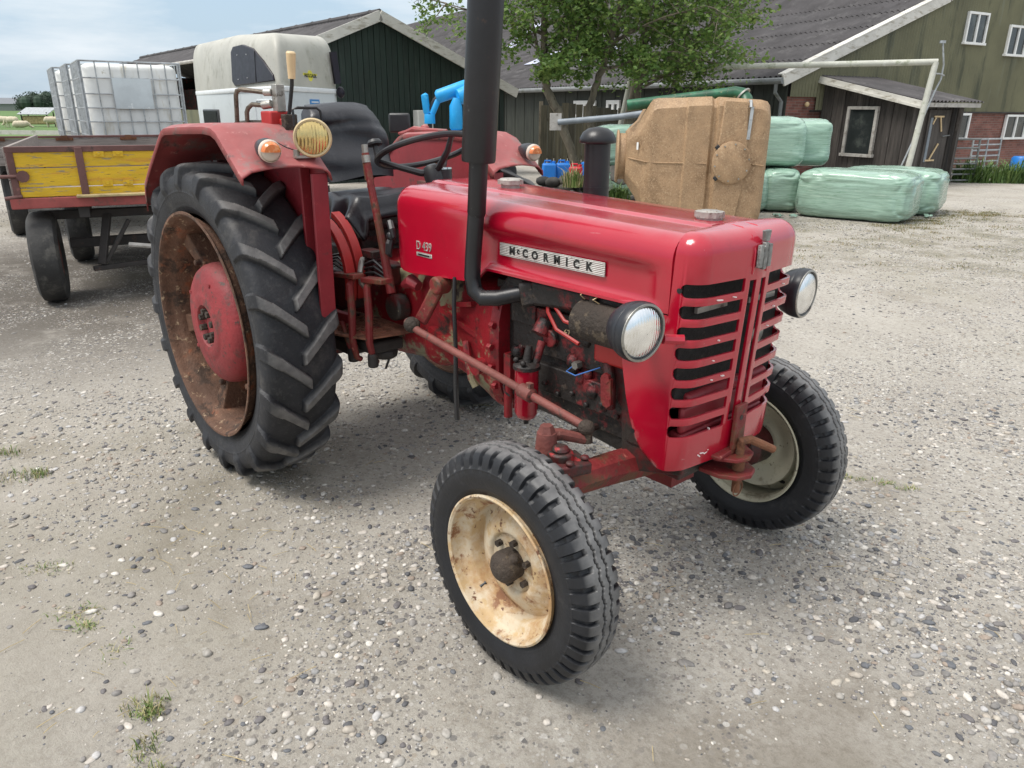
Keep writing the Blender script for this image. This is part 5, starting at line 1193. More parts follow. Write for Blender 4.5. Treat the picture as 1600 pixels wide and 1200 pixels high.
def barn():
    C = yard(6.5, 19.0)
    t = thing('barn', 'long barn with mossy grey roof and olive gable over a brick base', 'barn', C, YR)
    g = V(.876, .482, 0); b = V(-.482, .876, 0); up = V(0, 0, 1); n = -b
    zg = 2.42; s1 = .378; s2 = .7; LB = 58
    K = 5.3; zk = zg+s1*K; RD = 10.9; zr = zk+s2*(RD-K)
    # gable: brick to 1.62, sheeting above
    wid = 21
    def zroof(w): return zg+s1*w if w < K else zk+s2*(w-K)
    m = MB()
    nw = 150
    zb = 1.60
    rows = []
    top = []; bot = []
    per = 4
    for i in range(nw*per+1):
        w = .04+16.0*i/(nw*per); d = .016*math.sin(2*PI*i/per); z0 = zb if w > .95 else 1.92
        bot.append(g*w+n*(.05+d)+up*z0); top.append(g*w+n*(.05+d)+up*(zroof(w)-.03))
    m.grid([bot, top]); ob('gable_sheets', m, 'olive_sheet', t, smooth=60)
    gx = Matrix((g, -n, up)).transposed().to_4x4()
    bw = ob('brick_base', MB().box((8.0, .12, .96/1), (16.0, .2, 1.92)), 'bricks', t); bw.matrix_local = gx
    m = MB().box(g*8.4+n*.045+up*zb, (15.2, .05, .04), gx.to_3x3()); ob('drip_edge', m, 'dark_chassis', t)
    # long eave wall
    m = MB(); nbd = 150
    for k in range(nbd):
        s0 = .02+k*.36; m.box(b*(s0+.17)+up*(zg/2-.03)+g*(-.01 if k % 2 else 0), (.05, .345, zg-.1), Matrix((g, b, up)).transposed())
    ob('long_wall', m, 'dark_boards', t, smooth=0)
    # roof
    for nm, (p0, dv, nrow) in (('lower_roof', (up*zg-g*.30-up*s1*.30, g*(K+.30)+up*s1*(K+.30), 5)), ('upper_roof', (g*K+up*zk, g*(RD-K)+up*s2*(RD-K), 6))):
        nn = b.cross(dv).normalized(); nn = nn if nn.z > 0 else -nn; m = MB()
        for r in range(nrow): m.grid(corr(p0+dv*(r/nrow)+nn*.05-b*.10-nn*.0, b*LB, dv/nrow*1.05-nn*(-.0)+nn*.018*-1, 330, 1, .026, nn, 4))
        ob(nm, m, 'roof_sheet', t, smooth=60)
    m = MB().box(g*(RD+4)+b*(LB/2)+up*(zr-.05), (.2, LB, .1), Matrix((g, b, up)).transposed())
    dv = -up*s2*5+g*5; m.grid([[g*RD+up*zr-b*.1, g*RD+up*zr+b*LB], [g*RD+up*zr+dv*2-b*.1, g*RD+up*zr+dv*2+b*LB]]); ob('back_roof', m, 'roof_sheet', t)
    for (w, s_, l) in ((2.6, 28, 1.9), (6.5, 40, 2.5), (3.0, 12.0, 1.6), (3.2, 16.5, 1.6), (6.4, 24, 2.2), (2.2, 35, 1.6)):
        sl = s1 if w < K else s2; z = zroof(w); q = (g+up*sl).normalized(); nn = b.cross(q); nn = nn if nn.z > 0 else -nn
        m = MB().box(g*w+b*s_+up*z+nn*.095, (l, 1.0, .02), Matrix((q, b, nn)).transposed()); ob('rooflight', m, 'rooflight', t)
    # barge board
    q = (g+up*s1).normalized(); nn = q.cross(b); nn = nn if nn.z > 0 else -nn
    m = MB().box(g*(K/2-.17)+up*(zg+s1*(K/2-.17)-.03)+n*.13, (K*1.07+.36, .05, .26), Matrix((q, n, nn)).transposed()).box(g*(K/2-.17)+up*(zg+s1*(K/2-.17)+.11)+n*.06, (K*1.07+.36, .22, .03), Matrix((q, n, nn)).transposed())
    q = (g+up*s2).normalized(); nn2 = q.cross(b); m.box(g*(K+RD)/2+up*((zk+zr)/2-.03)+n*.13, (6.8, .05, .26), Matrix((q, n, nn2)).transposed()); ob('barge_board', m, 'barge_white', t, bevel=.006)
    m = MB().tube([-g*.36+up*(zg-.16)-b*.15, -g*.36+up*(zg-.16)+b*LB*.75], .075, 10); gt = ob('gutter', m, 'gutter_grey', t)
    m = MB().tube([-g*.36+up*(zg-.2)+b*.05, -g*.36+up*(zg-.42)+b*.05, -g*.12+up*(zg-.62)+b*.05, -g*.12+up*.05+b*.05], .045, 8); ob('downpipe', m, 'gutter_grey', gt)
    m = MB().tube([-g*.36+up*(zg-.2)+b*19.6, -g*.36+up*(zg-.42)+b*19.6, -g*.12+up*(zg-.62)+b*19.6, -g*.12+up*.05+b*19.6], .055, 8); ob('downpipe', m, 'gutter_grey', gt)
    # windows
    window(t, g*6.75+n*.07+up*3.72, g, n, .92, .80)
    window(t, g*8.75+n*.07+up*3.50, g, n, .92, .80)
    window(t, g*7.0+n*.02+up*1.22, g, n, .74, .72, False)
    window(t, g*9.7+n*.02+up*1.20, g, n, 1.10, .70)
    mg = g; 
    window(t, b*8.5-g*.03+up*1.62, b, -g, 1.3, .55, True, fw=.12); window(t, b*6.9-g*.03+up*1.62, b, -g, .7, .55, True, fw=.12)
    ob('wall_lamp', MB().ball(g*.62+n*.08+up*1.75, .06, 10, 8), 'handle_tan', t)
    # shed leaning on the gable
    P1 = V(0, 0, 0)
    sx = yard(7.57, 19.55); t2 = thing('lean_to_shed', 'dark tarred plank lean-to shed with white framed window and plank door', 'shed', sx, YR)
    a_ = V(.49, -.872, 0); W = 1.70; D_ = 2.46; z1, z2 = 2.36, 1.84; up = V(0, 0, 1)
    def planks(name, p0, d, L_, h0, h1, nrm, cut=None, npl=15):
        m = MB(); r = random.Random(len(name))
        for k in range(npl):
            s0 = L_*k/npl; s1_ = L_*(k+1)/npl-.008; f0 = h0+(h1-h0)*s0/L_; f1 = h0+(h1-h0)*s1_/L_; o = nrm*(.012*(k % 2)+r.uniform(0, .006))
            P = [p0+d*s0+o, p0+d*s1_+o, p0+d*s1_+o+up*f1, p0+d*s0+o+up*f0]; m.add(P+[p-nrm*.03 for p in P], [(0, 1, 2, 3), (7, 6, 5, 4), (0, 4, 5, 1), (1, 5, 6, 2), (2, 6, 7, 3), (3, 7, 4, 0)])
        return ob(name, m, 'tarred_boards', t2, smooth=0)
    planks('end_wall', P1, a_, D_, z1-.02, z2-.02, -g); planks('front_wall', P1+a_*D_, g, W, z2-.08, z2-.08, a_, npl=11); planks('side_wall', P1+a_*D_+g*W, -a_, D_, z2-.1, z1-.1, g)
    window(t2, a_*1.22-g*.03+up*1.15, a_, -g, .82, 1.12, False, frame='weathered_frame', fw=.07)
    dd = (a_*(D_+.35)-up*((z1-z2)*(D_+.35)/D_)); nn = dd.cross(g).normalized(); nn = nn if nn.z > 0 else -nn
    m = MB().grid(corr(P1-g*.18+up*(z1+.05), g*(W+.42), dd, 16, 4, .022, nn, 5)); ob('roof_sheets', m, 'roof_sheet', t2, smooth=60)
    q = dd.normalized(); m = MB().box(P1-g*.20+up*z1+dd*.5-up*.04, (dd.length, .04, .15), Matrix((q, g, q.cross(g))).transposed()).box(P1-g*.24+up*z1+dd*.5-up*.09, (dd.length, .03, .05), Matrix((q, g, q.cross(g))).transposed()); ob('barge_board', m, 'barge_white', t2)
    m = MB().box(P1+a_*(D_+.30)+g*(W/2)+up*(z2-.10), (W+.4, .03, .09), Matrix((g, a_, up)).transposed()); ob('eave_board', m, 'weathered_frame', t2)
    fx = P1+a_*(D_+.035)
    m = MB().box(fx+g*.88+up*.93, (.78, .03, 1.42), Matrix((g, -a_, up)).transposed()); dr = ob('plank_door', m, 'tarred_boards', t2)
    m = MB().box(fx+g*.60+a_*.02+up*1.0, (.08, .02, .95), Matrix((g, -a_, up)).transposed()); ob('door_strip', m, 'grey_pipe', dr)
    def slat(a, b_, w=.035): ob('door_slat', MB().beam(fx+g*a[0]+a_*.035+up*a[1], fx+g*b_[0]+a_*.035+up*b_[1], w, .02, up=a_), 'handle_tan', dr)
    slat((.66, 1.50), (1.0, 1.50)); slat((.88, 1.50), (1.0, 1.18)); slat((.97, .92), (.74, .58)); slat((.60, .56), (.92, .56)); slat((.72, 1.48), (.64, 1.34))
    m = MB().beam(fx+g*1.08+a_*.03+up*1.08, fx+g*1.34+a_*.03+up*1.10, .03, .02); ob('door_bolt', m, 'gutter_grey', dr)
    m = MB().box(P1+a_*(D_+.12)+g*1.50+up*.86, (.09, .09, 1.72), Matrix((g, a_, up)).transposed()).beam(P1+a_*(D_+.12)+g*1.48+up*1.2, P1+a_*(D_+.25)+g*1.28+up*1.72, .06, .06); ob('corner_post', m, 'tarred_boards', t2)
    return g, n, t
BG, BN, BARN = barn()
def goal():
    t = thing('goal_frame', 'white tubular goal frame leaning by the barn', 'goal frame', yard(2.4, 18.6), YR)
    h = 2.50
    ob('goal_post', MB().cyl((-.10, 0, 0), (.33, 0, h-.02), .062, n=14), 'goal_paint', t)
    ob('goal_post', MB().cyl((5.86, -2.3, 0), (6.18, -2.1, h+.04), .060, n=14), 'goal_paint', t)
    ob('crossbar', MB().cyl((.27, 0, h-.02), (6.22, -2.1, h+.05), .060, n=14), 'goal_paint', t)
    m = MB().tube([(6.15, -2.1, h-.17), (6.35, -2.0, h-.17), (6.48, -1.95, h-.2)], .016, 6).tube([(6.30, -2.0, h+.42), (6.33, -2.0, h+.3), (6.42, -1.97, h+.0), (6.43, -1.95, h-.27), (6.34, -1.97, h-.5), (5.98, -2.2, h-1.4), (5.6, -2.3, 0)], .018, 8); ob('net_brace', m, 'galvanised', t)
    ob('brace_head', MB().box((6.30, -2.0, h+.43), (.10, .05, .05)), 'galvanised', t)
goal()
# ---- bales
def bale_mesh(lx, ly, lz, seed):
    rows = []; r = random.Random(seed); nu, nv = 96, 60
    def sp(c, p): return (abs(c)**p)*(1 if c >= 0 else -1)
    for j in range(nv+1):
        ph = -PI/2+PI*j/nv; row = []
        for i in range(nu):
            a = 2*PI*i/nu; p = .34
            x = sp(math.cos(ph), p)*sp(math.cos(a), p); y = sp(math.cos(ph), p)*sp(math.sin(a), p); z = sp(math.sin(ph), p)
            q = V(x*lx/2, y*ly/2, z*lz/2)
            d = .030*mnoise.noise((q.x*1.6+seed, q.y*1.6, q.z*2.4))+.014*mnoise.noise((q.x*5, q.y*5+seed, q.z*7))-.030*max(0, 1-abs(mnoise.noise((q.x*2.6+seed*3, q.y*2.6, q.z*4.5)))*7)-.012*max(0, 1-abs(mnoise.noise((q.x*6, q.y*6+seed, q.z*11)))*5)
            sag = -.02*(abs(x)*abs(y)) if z > 0 else 0
            q = q*(1+d)+V(0, 0, sag); row.append((q.x, q.y, max(q.z, -lz/2)+lz/2))
        rows.append(row)
    return MB().grid(rows, cv=True)
def bales():
    G = 'pale green plastic wrapped bales'
    def b(u, v, z, lx, ly, lz, rz, lab, seed, tilt=(0, 0)):
        o = ob('wrapped_bale', bale_mesh(lx, ly, lz, seed), 'bale_wrap', loc=yard(u, v, z), rot=(tilt[0], tilt[1], YR+rz), smooth=180); tag(o, lab, 'bale', G)
    ang = math.atan2(-.86, 1.12)
    b(5.43, 12.06, 0, 1.72, 1.08, .745, ang, 'large wrapped bale on the ground nearest the tractor, front of the pair', 1)
    b(6.38, 12.96, 0, 1.62, 1.15, .725, ang, 'wrapped bale lying behind the nearest one, farthest right of all', 2)
    b(4.55, 13.30, 0, 1.6, .62, .70, PI/2-.2, 'lower bale squeezed between the brown tank and the long front bale', 3)
    b(3.95, 13.35, 0, 1.6, .78, .68, PI/2-.15, 'lower bale touching the right end of the brown tank', 4)
    b(4.42, 13.55, .70, .95, 1.5, .80, -.08, 'upper bale stacked right beside the brown tank', 5)
    b(5.08, 13.75, .70, .62, 1.45, .77, -.08, 'upper bale at the right end of the stack', 6)
    b(2.55, 15.6, .55, 1.9, 1.0, .78, .1, 'bale showing behind the grey pipe and the brown tank', 7)
    b(2.55, 15.6, 0, 1.9, 1.0, .56, .1, 'bottom bale hidden low behind the brown tank', 8)
    m = MB(); r = random.Random(2); rows = []
    for j in range(14):
        rows.append([(.22*(k/8-.5)*(1+.5*j/13)+.05*math.sin(j*1.3+k), .06*math.sin(k*1.9+j*.6)-.05+.10*(1-j/13), .03+.80*j/13*(1-.22*abs(k/8-.45))) for k in range(9)])
    o = ob('loose_wrap', MB().grid(rows), 'bale_wrap', loc=yard(1.26, 11.2), rot=(0, 0, YR), smooth=60); sd = o.modifiers.new('thick', 'SOLIDIFY'); sd.thickness = .02; tag(o, 'folded sheet of pale green wrap hanging beside the brown tank flange', 'plastic wrap')
    for (u, v, s_, lab, sd_) in ((4.20, 12.02, .16, 'scrap of pale wrap on the gravel between tank and front bale', 3), (4.42, 11.95, .12, 'small torn wrap scrap at the foot of the front bale', 4), (6.6, 12.05, .16, 'whitish scrap of wrap in the grass by the second bale', 5)):
        r = random.Random(sd_); rows = [[(s_*(i/6-.5), s_*.7*(j/4-.5), .012+.05*r.random()) for i in range(7)] for j in range(5)]
        o = ob('wrap_scrap', MB().grid(rows), 'bale_wrap', loc=yard(u, v), rot=(0, 0, r.random()*3), smooth=60); q = o.modifiers.new('thick', 'SOLIDIFY'); q.thickness = .006; tag(o, lab, 'plastic scrap', 'torn scraps of bale wrap')
bales()
def brown_tank():
    t = thing('feed_tank', 'brown fibreglass feed tank lying on its side, round lid facing out', 'tank', yard(2.62, 11.55), YR-.10)
    # lofted along local x; cross sections are rounded octagons in y-z
    def sec(x, hy, zc, hz, fl=.70, yo=0):
        P = []
        base = [(-1, -fl), (-fl, -1), (fl, -1), (1, -fl), (1, fl), (fl, 1), (-fl, 1), (-1, fl)]
        for i in range(8):
            a = V(*base[i], 0); p = V(*base[i-1], 0); q = V(*base[(i+1) % 8], 0)
            for tt in (.80, .92, 1.0):
                s0 = p.lerp(a, tt); P.append(s0)
            for tt in (.08, .20): P.append(a.lerp(q, tt))
        return [(x, yo+p.x*hy, zc+p.y*hz) for p in P]
    rows = [sec(-1.02, .36, .93, .35, .6), sec(-.99, .40, .93, .38, .62), sec(-.84, .52, .90, .54, .7), sec(-.80, .56, .89, .62, .74), sec(-.70, .655, .88, .80, .80), sec(-.66, .67, .878, .845, .82), sec(-.60, .68, .875, .862, .84), sec(-.20, .71, .87, .875, .86), sec(-.17, .735, .87, .88, .87), sec(.16, .735, .875, .885, .87), sec(.20, .70, .87, .86, .87), sec(.23, .70, .87, .86, .87), sec(.27, .745, .875, .88, .87), sec(.50, .75, .87, .872, .87), sec(.86, .745, .86, .862, .86), sec(.96, .72, .855, .845, .84), sec(1.02, .67, .845, .80, .8), sec(1.045, .58, .84, .70, .75)]
    m = loft(MB(), rows); tk = ob('tank_shell', m, 'brown_grp', t, smooth=35); t.scale = (.94, 1, 1)
    m = MB().tube([(-.98, -.405, .93), (-.75, -.635, .895), (-.58, -.685, .885), (.14, -.74, .885)], .010, 6).tube([(.80, -.76, .885), (.98, -.72, .86)], .010, 6); ob('mould_seam', m, 'brown_grp', tk)
    m = MB().cyl((-1.01, 0, .93), (-1.16, 0, .93), .33, .33, 28).tube([(-1.14, .36*math.cos(2*PI*k/28), .93+.36*math.sin(2*PI*k/28)) for k in range(28)], .02, 8, closed=True); ob('outlet_flange', m, 'brown_grp', tk, smooth=40)
    m = MB().prism([(.27, -.015), (.62, -.015), (.74, .86), (.66, 1.70), (.33, 1.72), (.27, .86)], lambda a, b, h: (a, h, b), -.772, -.70); ob('front_panel', m, 'brown_grp', tk, bevel=.02)
    c = V(.50, -.775, .905); m = MB().lathe([(.10, .0), (.272, .0), (.283, -.02), (.281, -.045), (.262, -.055), (.10, -.062), (.001, -.063)], c, (0, 1, 0), 44); ld = ob('round_lid', m, 'brown_grp', t, smooth=30)
    for k in range(10): a = 2*PI*k/10+.2; ob('lid_bolt', MB().cyl(c+V(.245*math.cos(a), -.052, .245*math.sin(a)), c+V(.245*math.cos(a), -.066, .245*math.sin(a)), .012, n=6), 'dull_metal', ld)
    for a in (2.4, -2.35): ob('lid_clamp', MB().box(c+V(.29*math.cos(a), -.02, .29*math.sin(a)), (.07, .05, .06), (0, -a, 0)), 'black_plastic', ld, bevel=.008)
    ob('tank_label', MB().box((-.86, -.535, 1.10), (.03, .012, .10), (0, 0, -.7)), 'white_paint', tk)
    m = MB().box((.715, -.765, 1.42), (.045, .02, .42), (0, .04, 0)).tube([(.70, -.62, 1.70), (.70, -.74, 1.70), (.70, -.77, 1.62)], .022, 8); ob('sight_strip', m, 'galvanised', tk)
    for x in (-.5, .7): ob('skid', MB().box((x, 0, .03), (.12, 1.2, .06)), 'fence_boards', t)
    # green pipe lying across the top: hooked over the tank
    p = thing('green_pipe', 'mottled green pipe with an elbow resting on top of the brown tank', 'pipe', yard(2.62, 11.55), YR-.10)
    ob('pipe_body', MB().tube([(-.98, -.35, 1.64), (.36, -.42, 1.80), (.48, -.43, 1.81), (.58, -.45, 1.79), (.63, -.50, 1.72), (.64, -.56, 1.66)], [.075, .078, .09, .095, .095, .09], 18), 'green_pipe', p, smooth=40)
    ob('pipe_clamp', MB().tube([(-.60, -.365, 1.678), (-.585, -.366, 1.68)], .083, 18), 'galvanised', p); ob('pipe_flange', MB().tube([(.585, -.455, 1.785), (.60, -.465, 1.77)], .118, 18), 'dull_metal', p)
brown_tank()
def clutter():
    # grey pole with a white plate
    p = thing('pole_with_plate', 'grey pole with a white square plate at its end, pointing left past the trees', 'pole', yard(.72, 13.6, 0), YR)
    ob('pole', MB().tube([(.05, .0, 1.38), (1.0, -.4, 1.47), (1.62, -.7, 1.56), (1.95, -.9, 1.64)], [.05, .05, .055, .055], 12), 'grey_pipe', p); ob('plate', MB().box((-.0, 0, 1.385), (.20, .03, .28), (0, 0, .1)), 'weathered_frame', p, bevel=.004)
    ob('pole_joint', MB().box((1.76, -.78, 1.60), (.25, .14, .16), (0, -.3, 0)).cyl((1.3, -.55, 1.36), (1.85, -.8, 1.40), .05, n=10).tube([(1.2, -.55, 1.33), (1.75, -.8, 1.68)], .012, 6), 'grey_pipe', p); ob('stand', MB().cyl((1.72, -.72, 0), (1.74, -.74, 1.5), .03, n=8), 'dull_metal', p)
    # plank fence
    f = thing('plank_fence', 'weathered plank fence behind the trees, in front of the barn wall', 'fence', yard(.72, 21.0), YR)
    m = MB(); r = random.Random(4)
    for k in range(22): h = 1.62+r.uniform(-.04, .05)+(.10 if k < 8 else 0)-.06*(k > 15); m.box((.09+.185*k, r.uniform(-.01, .01), h/2), (.172, .025, h), (0, 0, 0))
    ob('fence_board', m, 'fence_boards', f); ob('fence_rail', MB().box((2.0, .03, 1.35), (4.1, .04, .08)).box((2.0, .03, .4), (4.1, .04, .08)), 'fence_boards', f); ob('fence_post', MB().box((.0, .05, .9), (.10, .10, 1.8)), 'bark', f)
    # dark boarding left of the fence
    # blue drums and red can
    G = 'blue plastic jerrycans by the trees'
    def can(u, v, z, w, d, h, mat, lab, cat, g, rot=0, red=False):
        t = thing('jerrycan', lab, cat, yard(u, v, z), YR+rot, g)
        ob('can_body', MB().box((0, 0, h/2), (w, d, h), None, (.9, .9)), mat, t, bevel=.04, seg=3); ob('can_handle', MB().tube([(-w*.3, 0, h-.01), (-w*.28, 0, h+.045), (w*.1, 0, h+.045), (w*.12, 0, h-.01)], .018, 8), mat, t); ob('can_cap', MB().cyl((w*.3, 0, h-.01), (w*.3, 0, h+.04), .035, n=12), mat, t)
    can(.70, 15.2, .20, .30, .28, .40, 'blue_drum', 'blue jerrycan left of the red can, beside the orange lamp', 'jerrycan', G); can(.98, 15.3, .20, .30, .28, .40, 'blue_drum', 'blue jerrycan touching the red can on its left', 'jerrycan', G)
    can(1.52, 15.5, .19, .32, .28, .42, 'blue_drum', 'blue jerrycan right of the red can by the tree foot', 'jerrycan', G, .3)
    can(1.20, 14.9, .08, .28, .24, .48, 'red_can', 'red plastic can between the blue jerrycans', 'can', None, -.2)
    # heap of old tyres, tarp and weeds
    m = MB(); r = random.Random(9)
    for k in range(130):
        a = r.random(); u = r.gauss(0, .55); v = r.gauss(0, .35); h = max(.05, .55*math.exp(-(u/.8)**2-(v/.5)**2)); s_ = r.uniform(.06, .16)
        m.ball((u, v, h*r.random()), (s_*1.3, s_, s_*.7), 8, 5, (r.random()*.6, r.random()*.6, r.random()*3))
    o = ob('rubble_heap', m, 'rubble', loc=yard(.95, 13.6), rot=(0, 0, YR), smooth=60); tag(o, 'heap of dark rubble and old tarpaulin beyond the tractor hood', 'rubble', kind='stuff')
    m = MB(); rows = []
    for j in range(9): rows.append([(-.6+1.2*i/12, -.3+.7*j/8, .30+.28*math.exp(-((i-7)/4)**2-((j-4)/3)**2)+.05*math.sin(i*1.3+j)) for i in range(13)])
    o = ob('black_tarp', MB().grid(rows), 'rubble', loc=yard(1.75, 14.5), rot=(0, 0, YR), smooth=50); sd = o.modifiers.new('thick', 'SOLIDIFY'); sd.thickness = .02; tag(o, 'crumpled black tarpaulin at the foot of the middle tree', 'tarpaulin')
    o = ob('weed_clump', blades([(0, 0, .28, .2), (.25, .05, .2, .15)], .45, .012, 260, 21, .5), 'weed', loc=yard(1.48, 12.6, .12), rot=(0, 0, YR), smooth=0, fix=False); tag(o, 'green weeds growing beside the rubble heap, left of the black intake stack', 'weeds', 'weed clumps')
    o = ob('weed_clump', blades([(0, 0, .16, .12)], .5, .012, 160, 22, .5), 'grass_blade', loc=yard(.98, 12.7, .38), rot=(0, 0, YR), smooth=0, fix=False); tag(o, 'dry yellowing weed on top of the rubble heap', 'weeds', 'weed clumps')
    # bright blue padded frame
    t = thing('padded_frame', 'frame of bright blue foam rolls tied round dark bars, behind the exhaust stack', 'frame', yard(-1.32, 12.4), YR)
    def pad(name, pts, rr): ob(name, MB().tube(pts, rr, 14), 'blue_foam', t, smooth=50)
    pad('foam_pad', [(-.03, 0, 1.50), (-.04, 0, 1.53), (-.07, .0, 1.78), (-.08, 0, 1.80)], [.05, .058, .058, .03]); pad('foam_pad', [(.03, 0, 1.50), (.05, 0, 1.53), (.13, .0, 1.70), (.16, .0, 1.74)], [.05, .05, .05, .03])
    pad('foam_pad', [(0, 0, 1.36), (0, 0, 1.37), (0, 0, 1.49), (0, 0, 1.50)], [.085, .088, .085, .08])
    pad('foam_pad', [(.11, .0, 1.75), (.14, .0, 1.76), (.55, .15, 1.90), (1.0, .3, 1.93)], [.07, .10, .11, .1]); pad('foam_pad', [(.44, -.05, 1.76), (.55, .0, 1.78), (.95, .1, 1.80)], [.10, .14, .14])
    pad('foam_pad', [(.42, -.1, 1.27), (.42, -.1, 1.30), (.42, -.1, 1.62), (.43, -.1, 1.74)], [.08, .105, .10, .05]); pad('foam_pad', [(.42, -.1, 1.0), (.42, -.1, 1.26)], .11)
    ob('frame_bars', MB().tube([(0, 0, 0), (0, 0, 1.55), (.08, 0, 1.70), (.14, 0, 1.77), (1.0, .3, 1.93)], .035, 10).tube([(.42, -.1, 0), (.42, -.1, 1.7), (1.0, .1, 1.8)], .035, 10).cyl((.98, .25, 0), (1.0, .3, 1.9), .035), 'black_paint', t)
    # gates, weeds and drum by the brick wall
    G = 'metal gates leaning on the brick wall'
    def gate(name, pos, L_, hs, vert, lab, mat, rz):
        t = thing(name, lab, 'gate', pos, rz, G)
        m = MB()
        for h in hs: m.cyl((0, .12*h/1.0*.3, h), (L_, .12*h*.3, h), .022, n=8)
        ob('gate_bars', m, mat, t)
        for x in vert: ob('gate_upright', MB().cyl((x, 0, hs[0]), (x, .036*hs[-1], hs[-1]), .024, n=8), mat, t)
        return t
    a = YR+math.atan2(.482, .876)
    gg = gate('metal_gate', yard(10.05, 18.35), 1.12, (.06, .2, .32, .44, .56, .80, 1.0), (0, .2, 1.1), 'galvanised metal gate leaning beside the lean-to shed', 'gutter_grey', a-.25)
    gate('metal_gate', yard(12.0, 20.4), 1.25, (.1, .24, .38, .52, .66, .8, .94), (0, .65, 1.25), 'metal gate with six bars standing by the blue drum', 'galvanised', a)
    o = ob('weed_bush', blades([(0, 0, .55, .3), (.7, -.1, .5, .25), (-.35, .1, .3, .25), (1.15, -.15, .35, .2)], .75, .014, 330, 31, .8), 'weed', loc=yard(11.35, 18.7), rot=(0, 0, YR), smooth=0, fix=False); tag(o, 'green weeds growing at the foot of the brick wall between two gates', 'weeds')
    t = thing('blue_drum', 'blue plastic drum at the right edge beside the metal gate', 'drum', yard(13.30, 20.3), YR)
    ob('drum_body', MB().lathe([(.001, 0), (.24, 0), (.26, .03), (.26, .28), (.27, .3), (.26, .32), (.26, .48), (.22, .53), (.001, .54)], (0, 0, 0), (0, 0, 1), 28), 'blue_drum', t, smooth=40); ob('drum_lid', MB().cyl((.1, 0, .53), (.1, 0, .57), .05, n=12), 'blue_drum', t)
    # field edge rail, feeder, sheep, far trees
    t = thing('field_rail', 'pale horizontal rail on posts along the edge of the field', 'fence', yard(-18.5, 25.4), YR)
    ob('rail', MB().box((2.0, 0, .80), (12, .08, .13)), 'goal_paint', t)
    for x in (-3, .5, 4, 7.5): ob('post', MB().box((x, .06, .45), (.1, .1, .9)), 'weathered_frame', t)
    t = thing('hay_feeder', 'sheep hay feeder with a silver sheet roof in the field', 'feeder', yard(-41, 68), YR)
    ob('feeder_roof', MB().box((0, 0, 1.28), (2.6, 1.6, .05), (.35, 0, .0)), 'galvanised', t); ob('feeder_hay', MB().box((0, 0, .55), (2.2, 1.0, .7)), 'straw', t, bevel=.1)
    for x in (-1.1, 1.1):
        for y in (-.5, .5): ob('feeder_leg', MB().box((x, y, .6), (.07, .07, 1.2)), 'dark_chassis', t)
    def sheep(u, v, rz, lab, graze=True, lie=False):
        dz = -.28 if lie else 0; t = ob('sheep', MB(), 'wool', loc=yard(u, v), rot=(0, 0, YR+rz))
        m = MB().ball((0, 0, .62+dz), (.48, .26, .27), 16, 10).ball((.35, 0, .66+dz), (.22, .2, .22)).ball((-.32, 0, .62+dz), (.26, .25, .26))
        hz = .28 if graze else .80; hx = .66 if graze else .62
        m.tube([(.40, 0, .68+dz), (.55, 0, (.68+hz)/2+dz*.5), (hx, 0, max(.16, hz+dz))], [.14, .11, .09], 10).ball((hx+.06, 0, max(.13, hz-.03+dz)), (.14, .075, .08)).ball((hx, .09, max(.2, hz+.03+dz)), (.03, .06, .03)).ball((hx, -.09, max(.2, hz+.03+dz)), (.03, .06, .03)).ball((-.56, 0, .55+dz), (.06, .06, .14))
        if not lie:
            for x in (.30, -.32):
                for y in (.13, -.13): m.tube([(x, y, .5), (x+(.03 if x > 0 else -.04), y, .28), (x, y, .0)], [.075, .045, .035], 8)
        o = ob('sheep', m, 'wool', loc=yard(u, v), rot=(0, 0, YR+rz)); bpy.data.objects.remove(t); o.name = 'sheep'
        rm = o.modifiers.new('one_skin', 'REMESH'); rm.mode = 'VOXEL'; rm.voxel_size = .035; rm.use_smooth_shade = True; tag(o, lab, 'sheep', 'sheep in the field')
    sheep(-40.8, 64.0, PI, 'grazing woolly sheep left of the hay feeder'); sheep(-38.5, 61.5, .4, 'sheep lying on the grass in front of the hay feeder', lie=True); sheep(-38.4, 65.5, .25, 'sheep at the right end of the feeder, rump to the left'); sheep(-37.0, 65.0, .1, 'rightmost sheep grazing with its head down'); sheep(-42.6, 65.5, PI, 'leftmost sheep standing with its head up', graze=False)
    def clump(u, v, w, h, n, seed, lab):
        m = MB(); r = random.Random(seed)
        for k in range(n): x = r.uniform(-w/2, w/2); hh = h*(.65+.35*r.random())*(1-.35*abs(x/(w/2))**3); m.ball((x, r.uniform(-4, 4), hh*.55), (r.uniform(2.2, 4), 3, hh*.5), 8, 6)
        for k in range(n*60):
            x = r.uniform(-w/2, w/2); z = h*r.uniform(.1, 1.02)*(1-.3*abs(x/(w/2))**3); y = -3.5+r.uniform(-1, 2); s_ = r.uniform(.2, .5); a = r.random()*6; m.add([(x-s_*math.cos(a), y, z-s_*math.sin(a)), (x+s_*math.sin(a), y+.2, z-s_*.6*math.cos(a)), (x+s_*math.cos(a), y, z+s_*math.sin(a))], [(0, 1, 2)])
        o = ob('far_wood', m, 'far_trees', loc=yard(u, v), rot=(0, 0, YR), smooth=0); tag(o, lab, 'trees', 'far woods across the field', kind='stuff')
    clump(-218, 370, 25, 8.5, 26, 1, 'far dark clump of trees on the horizon, left of the gap'); clump(-193, 370, 26, 7.5, 26, 2, 'far lighter clump of trees on the horizon, right of the gap'); clump(-255, 420, 40, 6, 20, 3, 'farthest low belt of trees at the left edge')
    t = thing('farmhouse', 'distant grey roofed farm building on the horizon', 'building', yard(-245, 390), YR)
